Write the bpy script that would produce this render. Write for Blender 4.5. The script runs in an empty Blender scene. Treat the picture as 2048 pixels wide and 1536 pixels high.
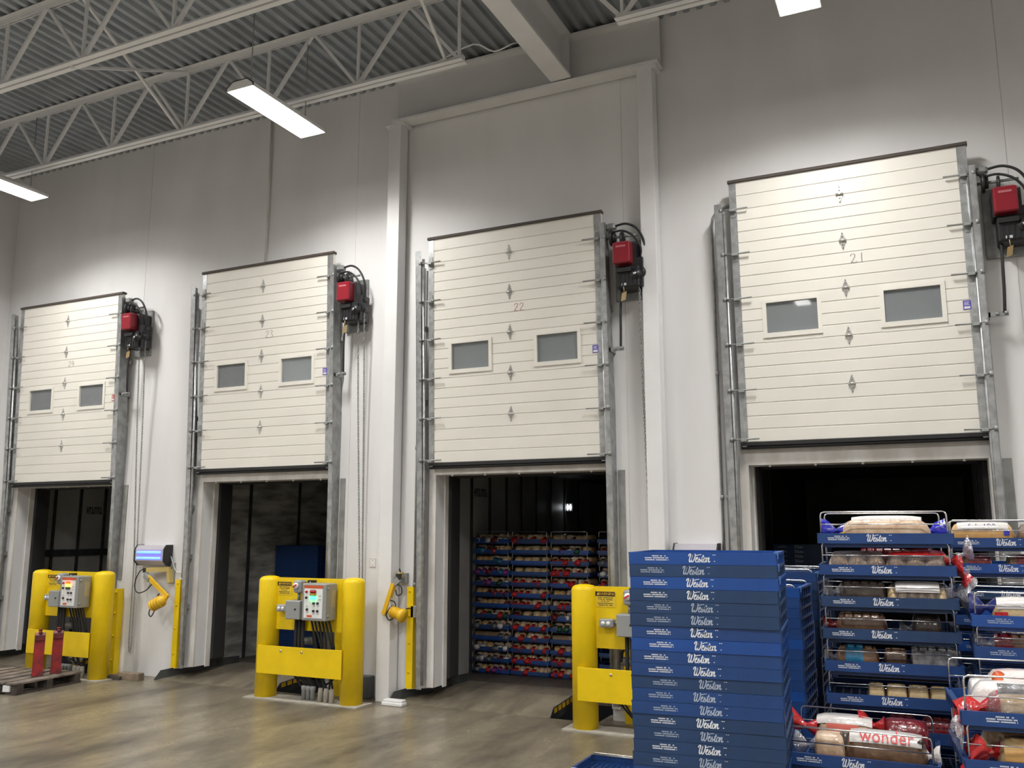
import bpy, bmesh, math, random
from mathutils import Vector, Matrix

random.seed(7)
SC = bpy.context.scene
COL = SC.collection
PI = math.pi

# ------------------------------------------------------------------ camera
cam_d = bpy.data.cameras.new('camera')
cam = bpy.data.objects.new('camera', cam_d)
COL.objects.link(cam)
cam_d.sensor_fit = 'HORIZONTAL'
cam_d.sensor_width = 36.0
cam_d.lens = 36.0 * 1752.9 / 2048.0
cam_d.clip_start = 0.05
cam_d.clip_end = 100
CAM_YAW, CAM_PITCH = math.radians(25.231), math.radians(9.499)
cam.location = (0.0, -8.866, 1.921)
cam.rotation_euler = (PI / 2 + CAM_PITCH, 0.0, CAM_YAW)
SC.camera = cam

# ------------------------------------------------------------------ world, exposure, lamp settings
world = bpy.data.worlds.new('world')
SC.world = world
world.use_nodes = True
world.node_tree.nodes['Background'].inputs[0].default_value = (0.5, 0.52, 0.56, 1)
world.node_tree.nodes['Background'].inputs[1].default_value = 0.01
SC.view_settings.view_transform = 'Standard'
SC.view_settings.look = 'None'
SC.view_settings.exposure = 0.0
SC.view_settings.gamma = 1.0
SC.view_settings.use_curve_mapping = False
LAMP_WATTS = 105.0        # row by the dock wall
AISLE_WATTS = 190.0       # rows over the aisle
LAMP_COLOR = (1.0, 0.98, 0.955)
LAMP_SPREAD = math.radians(152)
LAMP_Z = 6.45
LAMPS = [(-6.17, -1.80), (-10.85, -1.80), (-0.72, -1.95), (4.6, -1.9),
         (-10.6, -7.2), (-5.4, -7.2), (0.2, -7.2), (5.6, -7.2),
         (-8.0, -12.6), (-2.4, -12.6), (3.2, -12.6)]


# ------------------------------------------------------------------ materials
MATS = {}


def mat(name, col, rough=0.5, metal=0.0, var=0.0, vscale=6.0, bump=0.0, bscale=60.0, coat=0.0, emit=None, estr=0.0,
        col2=None, spec=0.5, stretch=None, alpha=1.0, trans=0.0):
    if name in MATS:
        return MATS[name]
    m = bpy.data.materials.new(name)
    m.use_nodes = True
    nt = m.node_tree
    b = nt.nodes['Principled BSDF']
    b.inputs['Base Color'].default_value = (*col, 1)
    b.inputs['Roughness'].default_value = rough
    b.inputs['Metallic'].default_value = metal
    b.inputs['Specular IOR Level'].default_value = spec
    b.inputs['Coat Weight'].default_value = coat
    b.inputs['Coat Roughness'].default_value = 0.12
    b.inputs['Alpha'].default_value = alpha
    b.inputs['Transmission Weight'].default_value = trans
    if emit:
        b.inputs['Emission Color'].default_value = (*emit, 1)
        b.inputs['Emission Strength'].default_value = estr
    tc = None
    if var or col2 or bump:
        tc = nt.nodes.new('ShaderNodeTexCoord')
        mp = nt.nodes.new('ShaderNodeMapping')
        if stretch:
            mp.inputs['Scale'].default_value = stretch
        nt.links.new(tc.outputs['Object'], mp.inputs[0])
    if var or col2:
        n = nt.nodes.new('ShaderNodeTexNoise')
        n.inputs['Scale'].default_value = vscale
        n.inputs['Detail'].default_value = 5
        nt.links.new(mp.outputs[0], n.inputs['Vector'])
        rp = nt.nodes.new('ShaderNodeValToRGB')
        c2 = col2 if col2 else tuple(c * (1 - var) for c in col)
        rp.color_ramp.elements[0].position = 0.36
        rp.color_ramp.elements[0].color = (*c2, 1)
        rp.color_ramp.elements[1].position = 0.62
        rp.color_ramp.elements[1].color = (*col, 1)
        nt.links.new(n.outputs['Fac'], rp.inputs[0])
        nt.links.new(rp.outputs[0], b.inputs['Base Color'])
    if bump:
        n2 = nt.nodes.new('ShaderNodeTexNoise')
        n2.inputs['Scale'].default_value = bscale
        n2.inputs['Detail'].default_value = 3
        nt.links.new(mp.outputs[0], n2.inputs['Vector'])
        bp = nt.nodes.new('ShaderNodeBump')
        bp.inputs['Strength'].default_value = bump
        bp.inputs['Distance'].default_value = 0.01
        nt.links.new(n2.outputs['Fac'], bp.inputs['Height'])
        nt.links.new(bp.outputs[0], b.inputs['Normal'])
    if emit and estr > 6:
        m.cycles.emission_sampling = 'NONE'
    MATS[name] = m
    return m


def floor_material():
    m = bpy.data.materials.new('polished_concrete')
    m.use_nodes = True
    nt = m.node_tree
    b = nt.nodes['Principled BSDF']
    tc = nt.nodes.new('ShaderNodeTexCoord')
    mp = nt.nodes.new('ShaderNodeMapping')
    mp.inputs['Scale'].default_value = (1.25, 0.42, 1)
    mp.inputs['Rotation'].default_value = (0, 0, -0.12)
    nt.links.new(tc.outputs['Object'], mp.inputs[0])
    n = nt.nodes.new('ShaderNodeTexNoise')
    n.inputs['Scale'].default_value = 0.9
    n.inputs['Detail'].default_value = 7
    n.inputs['Roughness'].default_value = 0.68
    nt.links.new(mp.outputs[0], n.inputs['Vector'])
    rp = nt.nodes.new('ShaderNodeValToRGB')
    e = rp.color_ramp.elements
    e[0].position = 0.36
    e[0].color = (0.085, 0.074, 0.058, 1)
    e[1].position = 0.60
    e[1].color = (0.30, 0.258, 0.185, 1)
    nt.links.new(n.outputs['Fac'], rp.inputs[0])
    n3 = nt.nodes.new('ShaderNodeTexNoise')
    n3.inputs['Scale'].default_value = 14
    n3.inputs['Detail'].default_value = 4
    nt.links.new(tc.outputs['Object'], n3.inputs['Vector'])
    mx = nt.nodes.new('ShaderNodeMix')
    mx.data_type = 'RGBA'
    mx.blend_type = 'MULTIPLY'
    mx.inputs[0].default_value = 0.3
    nt.links.new(rp.outputs[0], mx.inputs[6])
    nt.links.new(n3.outputs['Fac'], mx.inputs[7])
    nt.links.new(mx.outputs[2], b.inputs['Base Color'])
    mr = nt.nodes.new('ShaderNodeMapRange')
    mr.inputs[1].default_value = 0.3
    mr.inputs[2].default_value = 0.7
    mr.inputs[3].default_value = 0.42
    mr.inputs[4].default_value = 0.20
    nt.links.new(n.outputs['Fac'], mr.inputs[0])
    nt.links.new(mr.outputs[0], b.inputs['Roughness'])
    return m


def plastic_film():
    m = bpy.data.materials.new('clear_plastic_film')
    m.use_nodes = True
    nt = m.node_tree
    nt.nodes.remove(nt.nodes['Principled BSDF'])
    out = nt.nodes['Material Output']
    tr = nt.nodes.new('ShaderNodeBsdfTransparent')
    tr.inputs[0].default_value = (0.97, 0.97, 0.98, 1)
    gl = nt.nodes.new('ShaderNodeBsdfGlossy')
    gl.inputs['Roughness'].default_value = 0.12
    gl.inputs['Color'].default_value = (0.95, 0.95, 1, 1)
    df = nt.nodes.new('ShaderNodeBsdfDiffuse')
    df.inputs[0].default_value = (0.8, 0.8, 0.82, 1)
    fr = nt.nodes.new('ShaderNodeFresnel')
    fr.inputs[0].default_value = 1.6
    m1 = nt.nodes.new('ShaderNodeMixShader')
    nt.links.new(fr.outputs[0], m1.inputs[0])
    nt.links.new(tr.outputs[0], m1.inputs[1])
    nt.links.new(gl.outputs[0], m1.inputs[2])
    m2 = nt.nodes.new('ShaderNodeMixShader')
    m2.inputs[0].default_value = 0.05
    nt.links.new(m1.outputs[0], m2.inputs[1])
    nt.links.new(df.outputs[0], m2.inputs[2])
    nt.links.new(m2.outputs[0], out.inputs[0])
    nz = nt.nodes.new('ShaderNodeTexNoise')
    nz.inputs['Scale'].default_value = 22
    bp = nt.nodes.new('ShaderNodeBump')
    bp.inputs['Strength'].default_value = 0.7
    bp.inputs['Distance'].default_value = 0.02
    nt.links.new(nz.outputs['Fac'], bp.inputs['Height'])
    nt.links.new(bp.outputs[0], gl.inputs['Normal'])
    nt.links.new(bp.outputs[0], fr.inputs['Normal'])
    return m


def glass_pane():
    m = bpy.data.materials.new('door_window_glass')
    m.use_nodes = True
    nt = m.node_tree
    nt.nodes.remove(nt.nodes['Principled BSDF'])
    tr = nt.nodes.new('ShaderNodeBsdfTransparent')
    tr.inputs[0].default_value = (0.85, 0.90, 0.92, 1)
    gl = nt.nodes.new('ShaderNodeBsdfGlossy')
    gl.inputs['Roughness'].default_value = 0.03
    fr = nt.nodes.new('ShaderNodeFresnel')
    fr.inputs[0].default_value = 1.5
    mx = nt.nodes.new('ShaderNodeMixShader')
    df = nt.nodes.new('ShaderNodeBsdfDiffuse')
    df.inputs[0].default_value = (0.62, 0.66, 0.68, 1)
    fz = nt.nodes.new('ShaderNodeMixShader')
    fz.inputs[0].default_value = 0.30
    nt.links.new(tr.outputs[0], fz.inputs[1])
    nt.links.new(df.outputs[0], fz.inputs[2])
    nt.links.new(fr.outputs[0], mx.inputs[0])
    nt.links.new(fz.outputs[0], mx.inputs[1])
    nt.links.new(gl.outputs[0], mx.inputs[2])
    nt.links.new(mx.outputs[0], nt.nodes['Material Output'].inputs[0])
    return m


M_FLOOR = floor_material()
M_FILM = plastic_film()
M_WALL = mat('white_wall_paint', (0.79, 0.785, 0.78), 0.55, var=0.08, vscale=1.3, bump=0.03, bscale=8, stretch=(1, 1, 0.35))
M_STEELW = mat('white_painted_steel', (0.79, 0.79, 0.79), 0.45, var=0.05, vscale=3)
M_TRIM = mat('scuffed_white_trim', (0.78, 0.76, 0.73), 0.5, col2=(0.60, 0.57, 0.53), vscale=5, stretch=(1, 1, 0.4))
M_DECK = mat('galvanised_roof_deck', (0.38, 0.41, 0.44), 0.45, 0.35, var=0.2, vscale=2)
M_GIRDER = mat('grey_white_beam_paint', (0.66, 0.66, 0.66), 0.5, var=0.06, vscale=2)
M_DOOR = mat('cream_door_paint', (0.80, 0.775, 0.705), 0.4, var=0.05, vscale=1.5, bump=0.06, bscale=160)
M_GALV = mat('galvanised_steel', (0.50, 0.51, 0.51), 0.38, 0.75, var=0.3, vscale=14)
M_GALVD = mat('dull_galvanised_steel', (0.36, 0.37, 0.365), 0.5, 0.5, var=0.3, vscale=9)
M_CHROME = mat('bright_wire', (0.72, 0.72, 0.72), 0.22, 1.0)
M_ZINC = mat('zinc_hinge', (0.66, 0.65, 0.62), 0.3, 0.85, var=0.25, vscale=30)
M_BLACK = mat('black_rubber', (0.018, 0.018, 0.019), 0.6)
M_BLACKP = mat('black_paint', (0.022, 0.022, 0.024), 0.4, var=0.3, vscale=20)
M_DKSTEEL = mat('dark_steel', (0.075, 0.08, 0.083), 0.5, 0.3, var=0.35, vscale=6)
M_SEAL = mat('black_dock_seal_fabric', (0.02, 0.02, 0.021), 0.8, bump=0.2, bscale=30)
M_RED = mat('red_opener_cover', (0.25, 0.010, 0.022), 0.35, coat=0.2)
M_REDOLD = mat('worn_red_paint', (0.38, 0.018, 0.022), 0.45, col2=(0.10, 0.02, 0.02), vscale=9)
M_YEL = mat('yellow_guard_paint', (0.86, 0.60, 0.006), 0.38, var=0.08, vscale=4, spec=0.35)
M_YELP = mat('yellow_plastic', (0.78, 0.47, 0.02), 0.4)
M_GREYBOX = mat('grey_enclosure_paint', (0.30, 0.31, 0.305), 0.42)
M_WHITE = mat('white_plastic', (0.82, 0.82, 0.81), 0.4)
M_PRINTW = mat('white_print', (0.72, 0.74, 0.78), 0.5)
M_PRINTD = mat('faded_print', (0.36, 0.42, 0.52), 0.5)
M_PRINTK = mat('black_print', (0.012, 0.012, 0.012), 0.5)
M_PRINTR = mat('red_print', (0.62, 0.015, 0.02), 0.4)
M_ORANGE = mat('orange_print', (0.62, 0.10, 0.02), 0.4)
M_PURPLE = mat('purple_label', (0.10, 0.07, 0.42), 0.4)
M_TAN = mat('manila_tag', (0.68, 0.52, 0.27), 0.6)
M_PENCIL = mat('pencil_mark', (0.22, 0.20, 0.18), 0.7)
M_REDPENCIL = mat('red_pencil_mark', (0.34, 0.13, 0.12), 0.7)
M_GLASS = glass_pane()
M_TRAILERW = mat('scuffed_trailer_lining', (0.66, 0.65, 0.61), 0.5, col2=(0.27, 0.265, 0.245), vscale=4.0, stretch=(1, 0.5, 2.2))
M_TRAILERC = mat('clean_trailer_lining', (0.50, 0.50, 0.48), 0.35, var=0.2, vscale=2)
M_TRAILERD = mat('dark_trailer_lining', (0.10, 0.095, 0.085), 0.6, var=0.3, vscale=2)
M_WOODFLOOR = mat('dark_trailer_floor', (0.10, 0.085, 0.07), 0.6, var=0.4, vscale=5, stretch=(6, 0.5, 1))
M_PALLET = mat('dark_stained_pallet_wood', (0.075, 0.06, 0.05), 0.7, var=0.5, vscale=8)
M_PALLETTOP = mat('dusty_pallet_board', (0.24, 0.20, 0.165), 0.8, col2=(0.10, 0.08, 0.065), vscale=6)
M_CONC = mat('pale_concrete', (0.42, 0.39, 0.33), 0.8, var=0.2, vscale=9)
M_PITC = mat('dark_pit_concrete', (0.05, 0.048, 0.045), 0.9)  # near-black base colour for the pit faces
M_CARD = mat('brown_cardboard', (0.30, 0.19, 0.10), 0.8, var=0.1)
M_LAMP = mat('lit_lamp_tube', (1, 1, 1), 0.4, emit=(1.0, 0.97, 0.93), estr=14.0)
M_UV = mat('lit_blue_tube', (0.2, 0.3, 1), 0.4, emit=(0.10, 0.26, 1.0), estr=2.4)
M_UVGLOW = mat('trap_panel_tube_glow', (0.42, 0.36, 0.80), 0.5, emit=(0.25, 0.20, 0.9), estr=0.25)  # tubes' glow put into the panel as violet colour and weak emission
M_GREEN = mat('lit_green_signal', (0.05, 0.8, 0.3), 0.3, emit=(0.05, 1.0, 0.35), estr=4.5)
M_AMBER = mat('lit_amber_signal', (1, 0.5, 0.02), 0.3, emit=(1.0, 0.45, 0.03), estr=9.0)
M_REDLIT = mat('lit_red_signal', (0.9, 0.08, 0.02), 0.3, emit=(1.0, 0.09, 0.01), estr=1.8)
M_REDOFF = mat('red_signal_lens', (0.45, 0.01, 0.015), 0.2)
M_AMBEROFF = mat('amber_signal_lens', (0.45, 0.20, 0.02), 0.25)
M_TRLAMP = mat('lit_trailer_lamp', (1, 1, 1), 0.3, emit=(0.9, 0.95, 1.0), estr=4.0)

BLUES = [mat('tray_blue_bright', (0.010, 0.062, 0.27), 0.38, var=0.15, vscale=9),
         mat('tray_blue_mid', (0.011, 0.050, 0.185), 0.42, var=0.2, vscale=9),
         mat('tray_blue_dull', (0.013, 0.043, 0.120), 0.5, var=0.25, vscale=9)]
M_TRAYTAB = mat('pale_blue_tab', (0.07, 0.20, 0.50), 0.4)

BREAD = {
    'tan': mat('tan_crust', (0.50, 0.30, 0.14), 0.4, col2=(0.62, 0.44, 0.24), vscale=18, coat=0.9, bump=0.5, bscale=45),
    'cream': mat('cream_bun', (0.66, 0.50, 0.27), 0.4, col2=(0.50, 0.33, 0.15), vscale=14, coat=0.9, bump=0.35, bscale=40),
    'pale': mat('pale_bread', (0.50, 0.33, 0.20), 0.4, col2=(0.64, 0.48, 0.34), vscale=16, coat=0.9, bump=0.45, bscale=45),
    'gold': mat('golden_bread', (0.55, 0.30, 0.09), 0.4, col2=(0.66, 0.46, 0.22), vscale=9, coat=0.9, bump=0.4, bscale=40),
    'brown': mat('brown_bread', (0.16, 0.085, 0.045), 0.4, col2=(0.24, 0.14, 0.08), vscale=16, coat=0.9, bump=0.5, bscale=45),
    'dark': mat('dark_rye_bread', (0.05, 0.035, 0.028), 0.4, col2=(0.09, 0.065, 0.05), vscale=16, coat=0.7, bump=0.5, bscale=45),
}
BAG = {
    'red': mat('red_bag_film', (0.50, 0.02, 0.022), 0.25, coat=0.8, bump=0.9, bscale=30),
    'dkred': mat('maroon_bag_film', (0.18, 0.012, 0.018), 0.25, coat=0.8, bump=0.9, bscale=30),
    'blue': mat('royal_blue_bag_film', (0.015, 0.02, 0.40), 0.25, coat=0.8, bump=0.9, bscale=30),
    'white': mat('white_bag_film', (0.70, 0.67, 0.64), 0.25, coat=0.8, bump=0.6, bscale=25),
    'pink': mat('pink_white_bag_film', (0.72, 0.50, 0.47), 0.25, coat=0.8, col2=(0.74, 0.70, 0.68), vscale=9, bump=0.6, bscale=25),
    'teal': mat('teal_bag_film', (0.02, 0.16, 0.30), 0.25, coat=0.8, bump=0.9, bscale=30),
    'green': mat('dark_green_bag_film', (0.015, 0.07, 0.035), 0.25, coat=0.8, bump=0.9, bscale=30),
    'purple': mat('purple_bag_film', (0.22, 0.03, 0.20), 0.25, coat=0.8, bump=0.9, bscale=30),
    'grey': mat('silver_grey_bag_film', (0.26, 0.26, 0.27), 0.25, coat=0.8, col2=(0.06, 0.06, 0.06), vscale=20, bump=0.9, bscale=30),
    'yellow': mat('yellow_bag_film', (0.60, 0.40, 0.04), 0.25, coat=0.8, bump=0.6, bscale=30),
    'black': mat('black_bag_film', (0.015, 0.015, 0.016), 0.2, coat=0.8, bump=0.8, bscale=30),
}


# ------------------------------------------------------------------ mesh helpers
class MB:
    def __init__(self):
        self.v, self.f, self.mi, self.sm = [], [], [], []

    def add(self, vs, fs, m=0, smooth=False):
        o = len(self.v)
        self.v.extend([tuple(p) for p in vs])
        for f in fs:
            self.f.append([i + o for i in f])
            self.mi.append(m)
            self.sm.append(smooth)

    def box(self, x0, y0, z0, x1, y1, z1, m=0):
        vs = [(x0, y0, z0), (x1, y0, z0), (x1, y1, z0), (x0, y1, z0), (x0, y0, z1), (x1, y0, z1), (x1, y1, z1), (x0, y1, z1)]
        fs = [(0, 3, 2, 1), (4, 5, 6, 7), (0, 1, 5, 4), (1, 2, 6, 5), (2, 3, 7, 6), (3, 0, 4, 7)]
        self.add(vs, fs, m)
        return self

    def cbox(self, x0, y0, z0, x1, y1, z1, c, m=0):
        # box with chamfered vertical (z-direction) edges and top edges
        def ring(d, z):
            return [(x0 + c + d, y0 + d, z), (x1 - c - d, y0 + d, z), (x1 - d, y0 + c + d, z), (x1 - d, y1 - c - d, z),
                    (x1 - c - d, y1 - d, z), (x0 + c + d, y1 - d, z), (x0 + d, y1 - c - d, z), (x0 + d, y0 + c + d, z)]
        self.loft([ring(c, z0), ring(0, z0 + c), ring(0, z1 - c), ring(c, z1)], m=m)
        return self

    def prism(self, poly, a, b, axis='x', m=0):
        # poly: 2-D points in the two remaining axes (x: y,z  y: x,z  z: x,y), extruded from a to b
        def p3(p, t):
            return (t, p[0], p[1]) if axis == 'x' else (p[0], t, p[1]) if axis == 'y' else (p[0], p[1], t)
        n = len(poly)
        vs = [p3(p, a) for p in poly] + [p3(p, b) for p in poly]
        fs = [tuple(range(n))[::-1], tuple(range(n, 2 * n))]
        fs += [(i, (i + 1) % n, n + (i + 1) % n, n + i) for i in range(n)]
        self.add(vs, fs, m)
        return self

    def loft(self, rings, m=0, smooth=False, caps=True):
        n = len(rings[0])
        vs = [p for r in rings for p in r]
        fs = []
        for k in range(len(rings) - 1):
            for i in range(n):
                j = (i + 1) % n
                fs.append((k * n + i, k * n + j, (k + 1) * n + j, (k + 1) * n + i))
        if caps:
            fs.append(tuple(range(n))[::-1])
            fs.append(tuple(range((len(rings) - 1) * n, len(rings) * n)))
        self.add(vs, fs, m, smooth)
        return self

    def tube(self, pts, r, n=6, closed=False, m=0, smooth=True, caps=True):
        pts = [Vector(p) for p in pts]
        k = len(pts)
        rad = r if isinstance(r, (list, tuple)) else [r] * k
        up = None
        rings = []
        for i, p in enumerate(pts):
            a = pts[(i - 1) % k] if (closed or i > 0) else p
            b = pts[(i + 1) % k] if (closed or i < k - 1) else p
            t = (b - a)
            t = t.normalized() if t.length > 1e-9 else Vector((0, 0, 1))
            if up is None:
                ref = Vector((0, 0, 1)) if abs(t.z) < 0.9 else Vector((1, 0, 0))
                up = (ref - t * ref.dot(t)).normalized()
            else:
                up = up - t * up.dot(t)
                up = up.normalized() if up.length > 1e-6 else t.orthogonal().normalized()
            s = t.cross(up)
            rings.append([p + (up * math.cos(2 * PI * j / n) + s * math.sin(2 * PI * j / n)) * rad[i] for j in range(n)])
        if closed:
            rings.append(rings[0])
        self.loft(rings, m, smooth, caps and not closed)
        return self

    def cyl(self, p0, p1, r, n=12, m=0, r1=None):
        self.tube([p0, p1], [r, r if r1 is None else r1], n, m=m)
        return self

    def bar(self, p0, p1, w, h, m=0):
        p0, p1 = Vector(p0), Vector(p1)
        t = (p1 - p0).normalized()
        ref = Vector((0, 0, 1)) if abs(t.z) < 0.95 else Vector((0, 1, 0))
        s = t.cross(ref).normalized() * (w / 2)
        u = s.cross(t).normalized() * (h / 2)
        vs = [p0 - s - u, p0 + s - u, p0 + s + u, p0 - s + u, p1 - s - u, p1 + s - u, p1 + s + u, p1 - s + u]
        self.add(vs, [(0, 3, 2, 1), (4, 5, 6, 7), (0, 1, 5, 4), (1, 2, 6, 5), (2, 3, 7, 6), (3, 0, 4, 7)], m)
        return self

    def lathe(self, prof, n=16, m=0, c=(0, 0, 0), smooth=True):
        rings = [[(c[0] + r * math.cos(2 * PI * j / n), c[1] + r * math.sin(2 * PI * j / n), c[2] + z) for j in range(n)] for r, z in prof]
        self.loft(rings, m, smooth)
        return self

    def mesh(self, name, mats):
        me = bpy.data.meshes.new(name)
        me.from_pydata(self.v, [], self.f)
        for mm in (mats if isinstance(mats, (list, tuple)) else [mats]):
            me.materials.append(mm)
        me.polygons.foreach_set('material_index', self.mi)
        me.polygons.foreach_set('use_smooth', self.sm)
        me.update()
        return me

    def build(self, name, mats, parent=None, bevel=0.0):
        o = link(name, self.mesh(name, mats), parent)
        if bevel:
            bv = o.modifiers.new('bevel', 'BEVEL')
            bv.width = bevel
            bv.segments = 2
            bv.limit_method = 'ANGLE'
            bv.angle_limit = 0.7
        return o


def link(name, data, parent=None):
    o = bpy.data.objects.new(name, data)
    COL.objects.link(o)
    if parent:
        o.parent = parent
    return o


def tag(o, label, cat, group=None):
    o['label'] = label
    o['category'] = cat
    if group:
        o['group'] = group
    return o


def thing(name, label, cat, loc=(0, 0, 0), rz=0.0, group=None):
    o = link(name, None)
    o.empty_display_size = 0.1
    o.location = loc
    o.rotation_euler = (0, 0, rz)
    return tag(o, label, cat, group)


def struct(o):
    o['kind'] = 'structure'
    return o


def smooth_poly(pts, sub=4):
    # Catmull-Rom through 2-D or 3-D points
    pts = [Vector(p) for p in pts]
    out = []
    for i in range(len(pts) - 1):
        p0, p1, p2, p3 = pts[max(i - 1, 0)], pts[i], pts[i + 1], pts[min(i + 2, len(pts) - 1)]
        for k in range(sub):
            t = k / sub
            out.append(0.5 * ((2 * p1) + (p2 - p0) * t + (2 * p0 - 5 * p1 + 4 * p2 - p3) * t * t + (3 * p1 - p0 - 3 * p2 + p3) * t ** 3))
    out.append(pts[-1])
    return out


def strokes(mb, lines, place, w, sub=4, m=0):
    """flat pen strokes: lines of 2-D points; place(x, y) -> 3-D point"""
    for ln in lines:
        ps = smooth_poly([(a, b, 0) for a, b in ln], sub) if sub > 1 else [Vector((a, b, 0)) for a, b in ln]
        vs, fs = [], []
        for i, p in enumerate(ps):
            t = ps[min(i + 1, len(ps) - 1)] - ps[max(i - 1, 0)]
            t = t.normalized() if t.length > 1e-9 else Vector((1, 0, 0))
            ww = w * (0.72 + 0.55 * abs(t.y))
            nrm = Vector((-t.y, t.x, 0)) * ww / 2
            vs += [place(*(p + nrm)[:2]), place(*(p - nrm)[:2])]
        for i in range(len(ps) - 1):
            fs.append((2 * i, 2 * i + 1, 2 * i + 3, 2 * i + 2))
        mb.add(vs, fs, m)


def text_mesh(name, body, size, material, align='CENTER'):
    cu = bpy.data.curves.new(name, 'FONT')
    cu.body = body
    cu.size = size
    cu.align_x = align
    cu.align_y = 'CENTER'
    cu.resolution_u = 2
    o = bpy.data.objects.new(name, cu)
    COL.objects.link(o)
    dg = bpy.context.evaluated_depsgraph_get()
    me = bpy.data.meshes.new_from_object(o.evaluated_get(dg))
    bpy.data.objects.remove(o)
    me.materials.clear()
    me.materials.append(material)
    return me


ORD = ['topmost', 'second', 'third', 'fourth', 'fifth', 'sixth', 'seventh', 'eighth', 'ninth', 'tenth', 'eleventh', 'twelfth',
       'thirteenth', 'fourteenth', 'fifteenth', 'sixteenth', 'seventeenth', 'eighteenth', 'nineteenth', 'twentieth']
for t_ in ('twenty', 'thirty'):
    for q_ in ('first', 'second', 'third', 'fourth', 'fifth', 'sixth', 'seventh', 'eighth', 'ninth'):
        ORD.append(t_ + '-' + q_)
    if t_ == 'twenty':
        ORD.append('thirtieth')


def nth(i):
    return ORD[i] + (' from top' if i else '')


# ------------------------------------------------------------------ structure: floor, walls, roof
X0, X1 = -13.2, 9.0
YB, YW = -17.0, 0.12
ZR = 7.62
DX = {24: -12.592, 23: -8.858, 22: -5.250, 21: -1.649}
DZ = {24: 2.634, 23: 2.729, 22: 2.698, 21: 2.787}
DN = {24: 'the far-left door', 23: 'the second door from left', 22: 'the third door from left', 21: 'the big right-hand door'}
DW = 2.198
OX0, OX1, OZ = 0.045, 2.165, 2.58       # opening relative to the door

# floor slab with dock pits in front of each opening
mb = MB()
mb.box(X0, YB, -0.2, X1, -0.06, 0)
px = X0
for d in (24, 23, 22, 21):
    a, b = DX[d] - 0.46, DX[d] + 2.06
    if a > px:
        mb.box(px, -0.06, -0.2, a, 0.36, 0)
    px = b
mb.box(px, -0.06, -0.2, X1, 0.36, 0)
struct(mb.build('floor', M_FLOOR))
mb = MB()
mb.box(X0, -0.06, -0.65, X1, 0.95, -0.6)
mb.box(X0, -0.10, -0.65, X1, -0.055, -0.19)
struct(mb.build('floor', M_PITC)).name = 'floor_pit'

# dock wall: panels with open joints, backed by a thin strip
seams = [X0] + [DX[d] + (2.39 if d != 21 else 2.54) for d in (24, 23, 22, 21)] + [X1]
wf = struct(link('wall_front', None))
for i in range(5):
    a, b = seams[i] + 0.0025, seams[i + 1] - 0.0025
    mb = MB()
    if i < 4:
        d = (24, 23, 22, 21)[i]
        oa, ob = DX[d] + OX0, DX[d] + OX1
        xc = DX[d] - 0.47
        mb.box(a, YW, 0, xc, YW + 0.24, 8.0)
        mb.prism([(xc, 0.0), (xc + 0.05, 0.11), (oa, 0.17), (oa, 8.0), (xc, 8.0)], YW, YW + 0.24, 'y')
        mb.box(ob, YW, 0, b, YW + 0.24, 8.0)
        mb.box(oa, YW, OZ, ob, YW + 0.24, 8.0)
    else:
        mb.box(a, YW, 0, b, YW + 0.24, 8.0)
    mb.build('wall_panel', M_WALL, wf)
mb = MB()
for s in seams[1:-1]:
    mb.box(s - 0.0025, YW + 0.005, 0, s + 0.0025, YW + 0.05, 8.0)
mb.build('joint_filler', M_TRIM, wf)
struct(MB().box(X0 - 0.2, YB, 0, X0, YW + 0.24, 8.0).build('wall_left', M_WALL))
struct(MB().box(X1, YB, 0, X1 + 0.2, YW + 0.24, 8.0).build('wall_right', M_WALL))
struct(MB().box(X0, YB - 0.2, 0, X1, YB, 8.0).build('wall_back', M_WALL))

# corrugated roof deck, flutes across the joists
mb = MB()
pitch, dep = 0.15, 0.042
prof = []
x = X0
while x < X1:
    prof += [(x, ZR + 0.035), (x + 0.055, ZR + 0.035), (x + 0.075, ZR + 0.035 + dep), (x + 0.13, ZR + 0.035 + dep)]
    x += pitch
vs = [(p[0], YB, p[1]) for p in prof] + [(p[0], YW + 0.1, p[1]) for p in prof]
n = len(prof)
mb.add(vs, [(i, i + 1, n + i + 1, n + i) for i in range(n - 1)])
struct(mb.build('ceiling', M_DECK))
struct(MB().box(X0, YB, 7.98, X1, YW + 0.24, 8.02).build('ceiling', M_DKSTEEL)).name = 'ceiling_roofing'


def ibeam(mb, p0, p1, axis, z0, h, bf, tf=0.03, tw=0.02):
    """wide-flange beam along x or y; p0/p1 are (start, end), given centre coordinate c"""
    c, a, b = p0, p1[0], p1[1]
    for (u0, u1, w0, w1) in ((-bf / 2, bf / 2, z0, z0 + tf), (-bf / 2, bf / 2, z0 + h - tf, z0 + h), (-tw / 2, tw / 2, z0 + tf, z0 + h - tf)):
        if axis == 'x':
            mb.box(a, c + u0, w0, b, c + u1, w1)
        else:
            mb.box(c + u0, a, w0, c + u1, b, w1)


# portal frame: two columns, header beam and roof girder
def column(x0, x1, label):
    t = thing('steel_column', label, 'column', ((x0 + x1) / 2, 0.02, 0), 0, 'columns of the portal frame')
    w = (x1 - x0) / 2
    MB().box(-w, -0.10, 0, w, 0.075, 6.985).build('shaft', M_STEELW, t, 0.006)
    MB().box(-w - 0.05, -0.125, 6.985, w + 0.05, 0.098, 7.015).build('cap_plate', M_STEELW, t)
    return t


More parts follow.
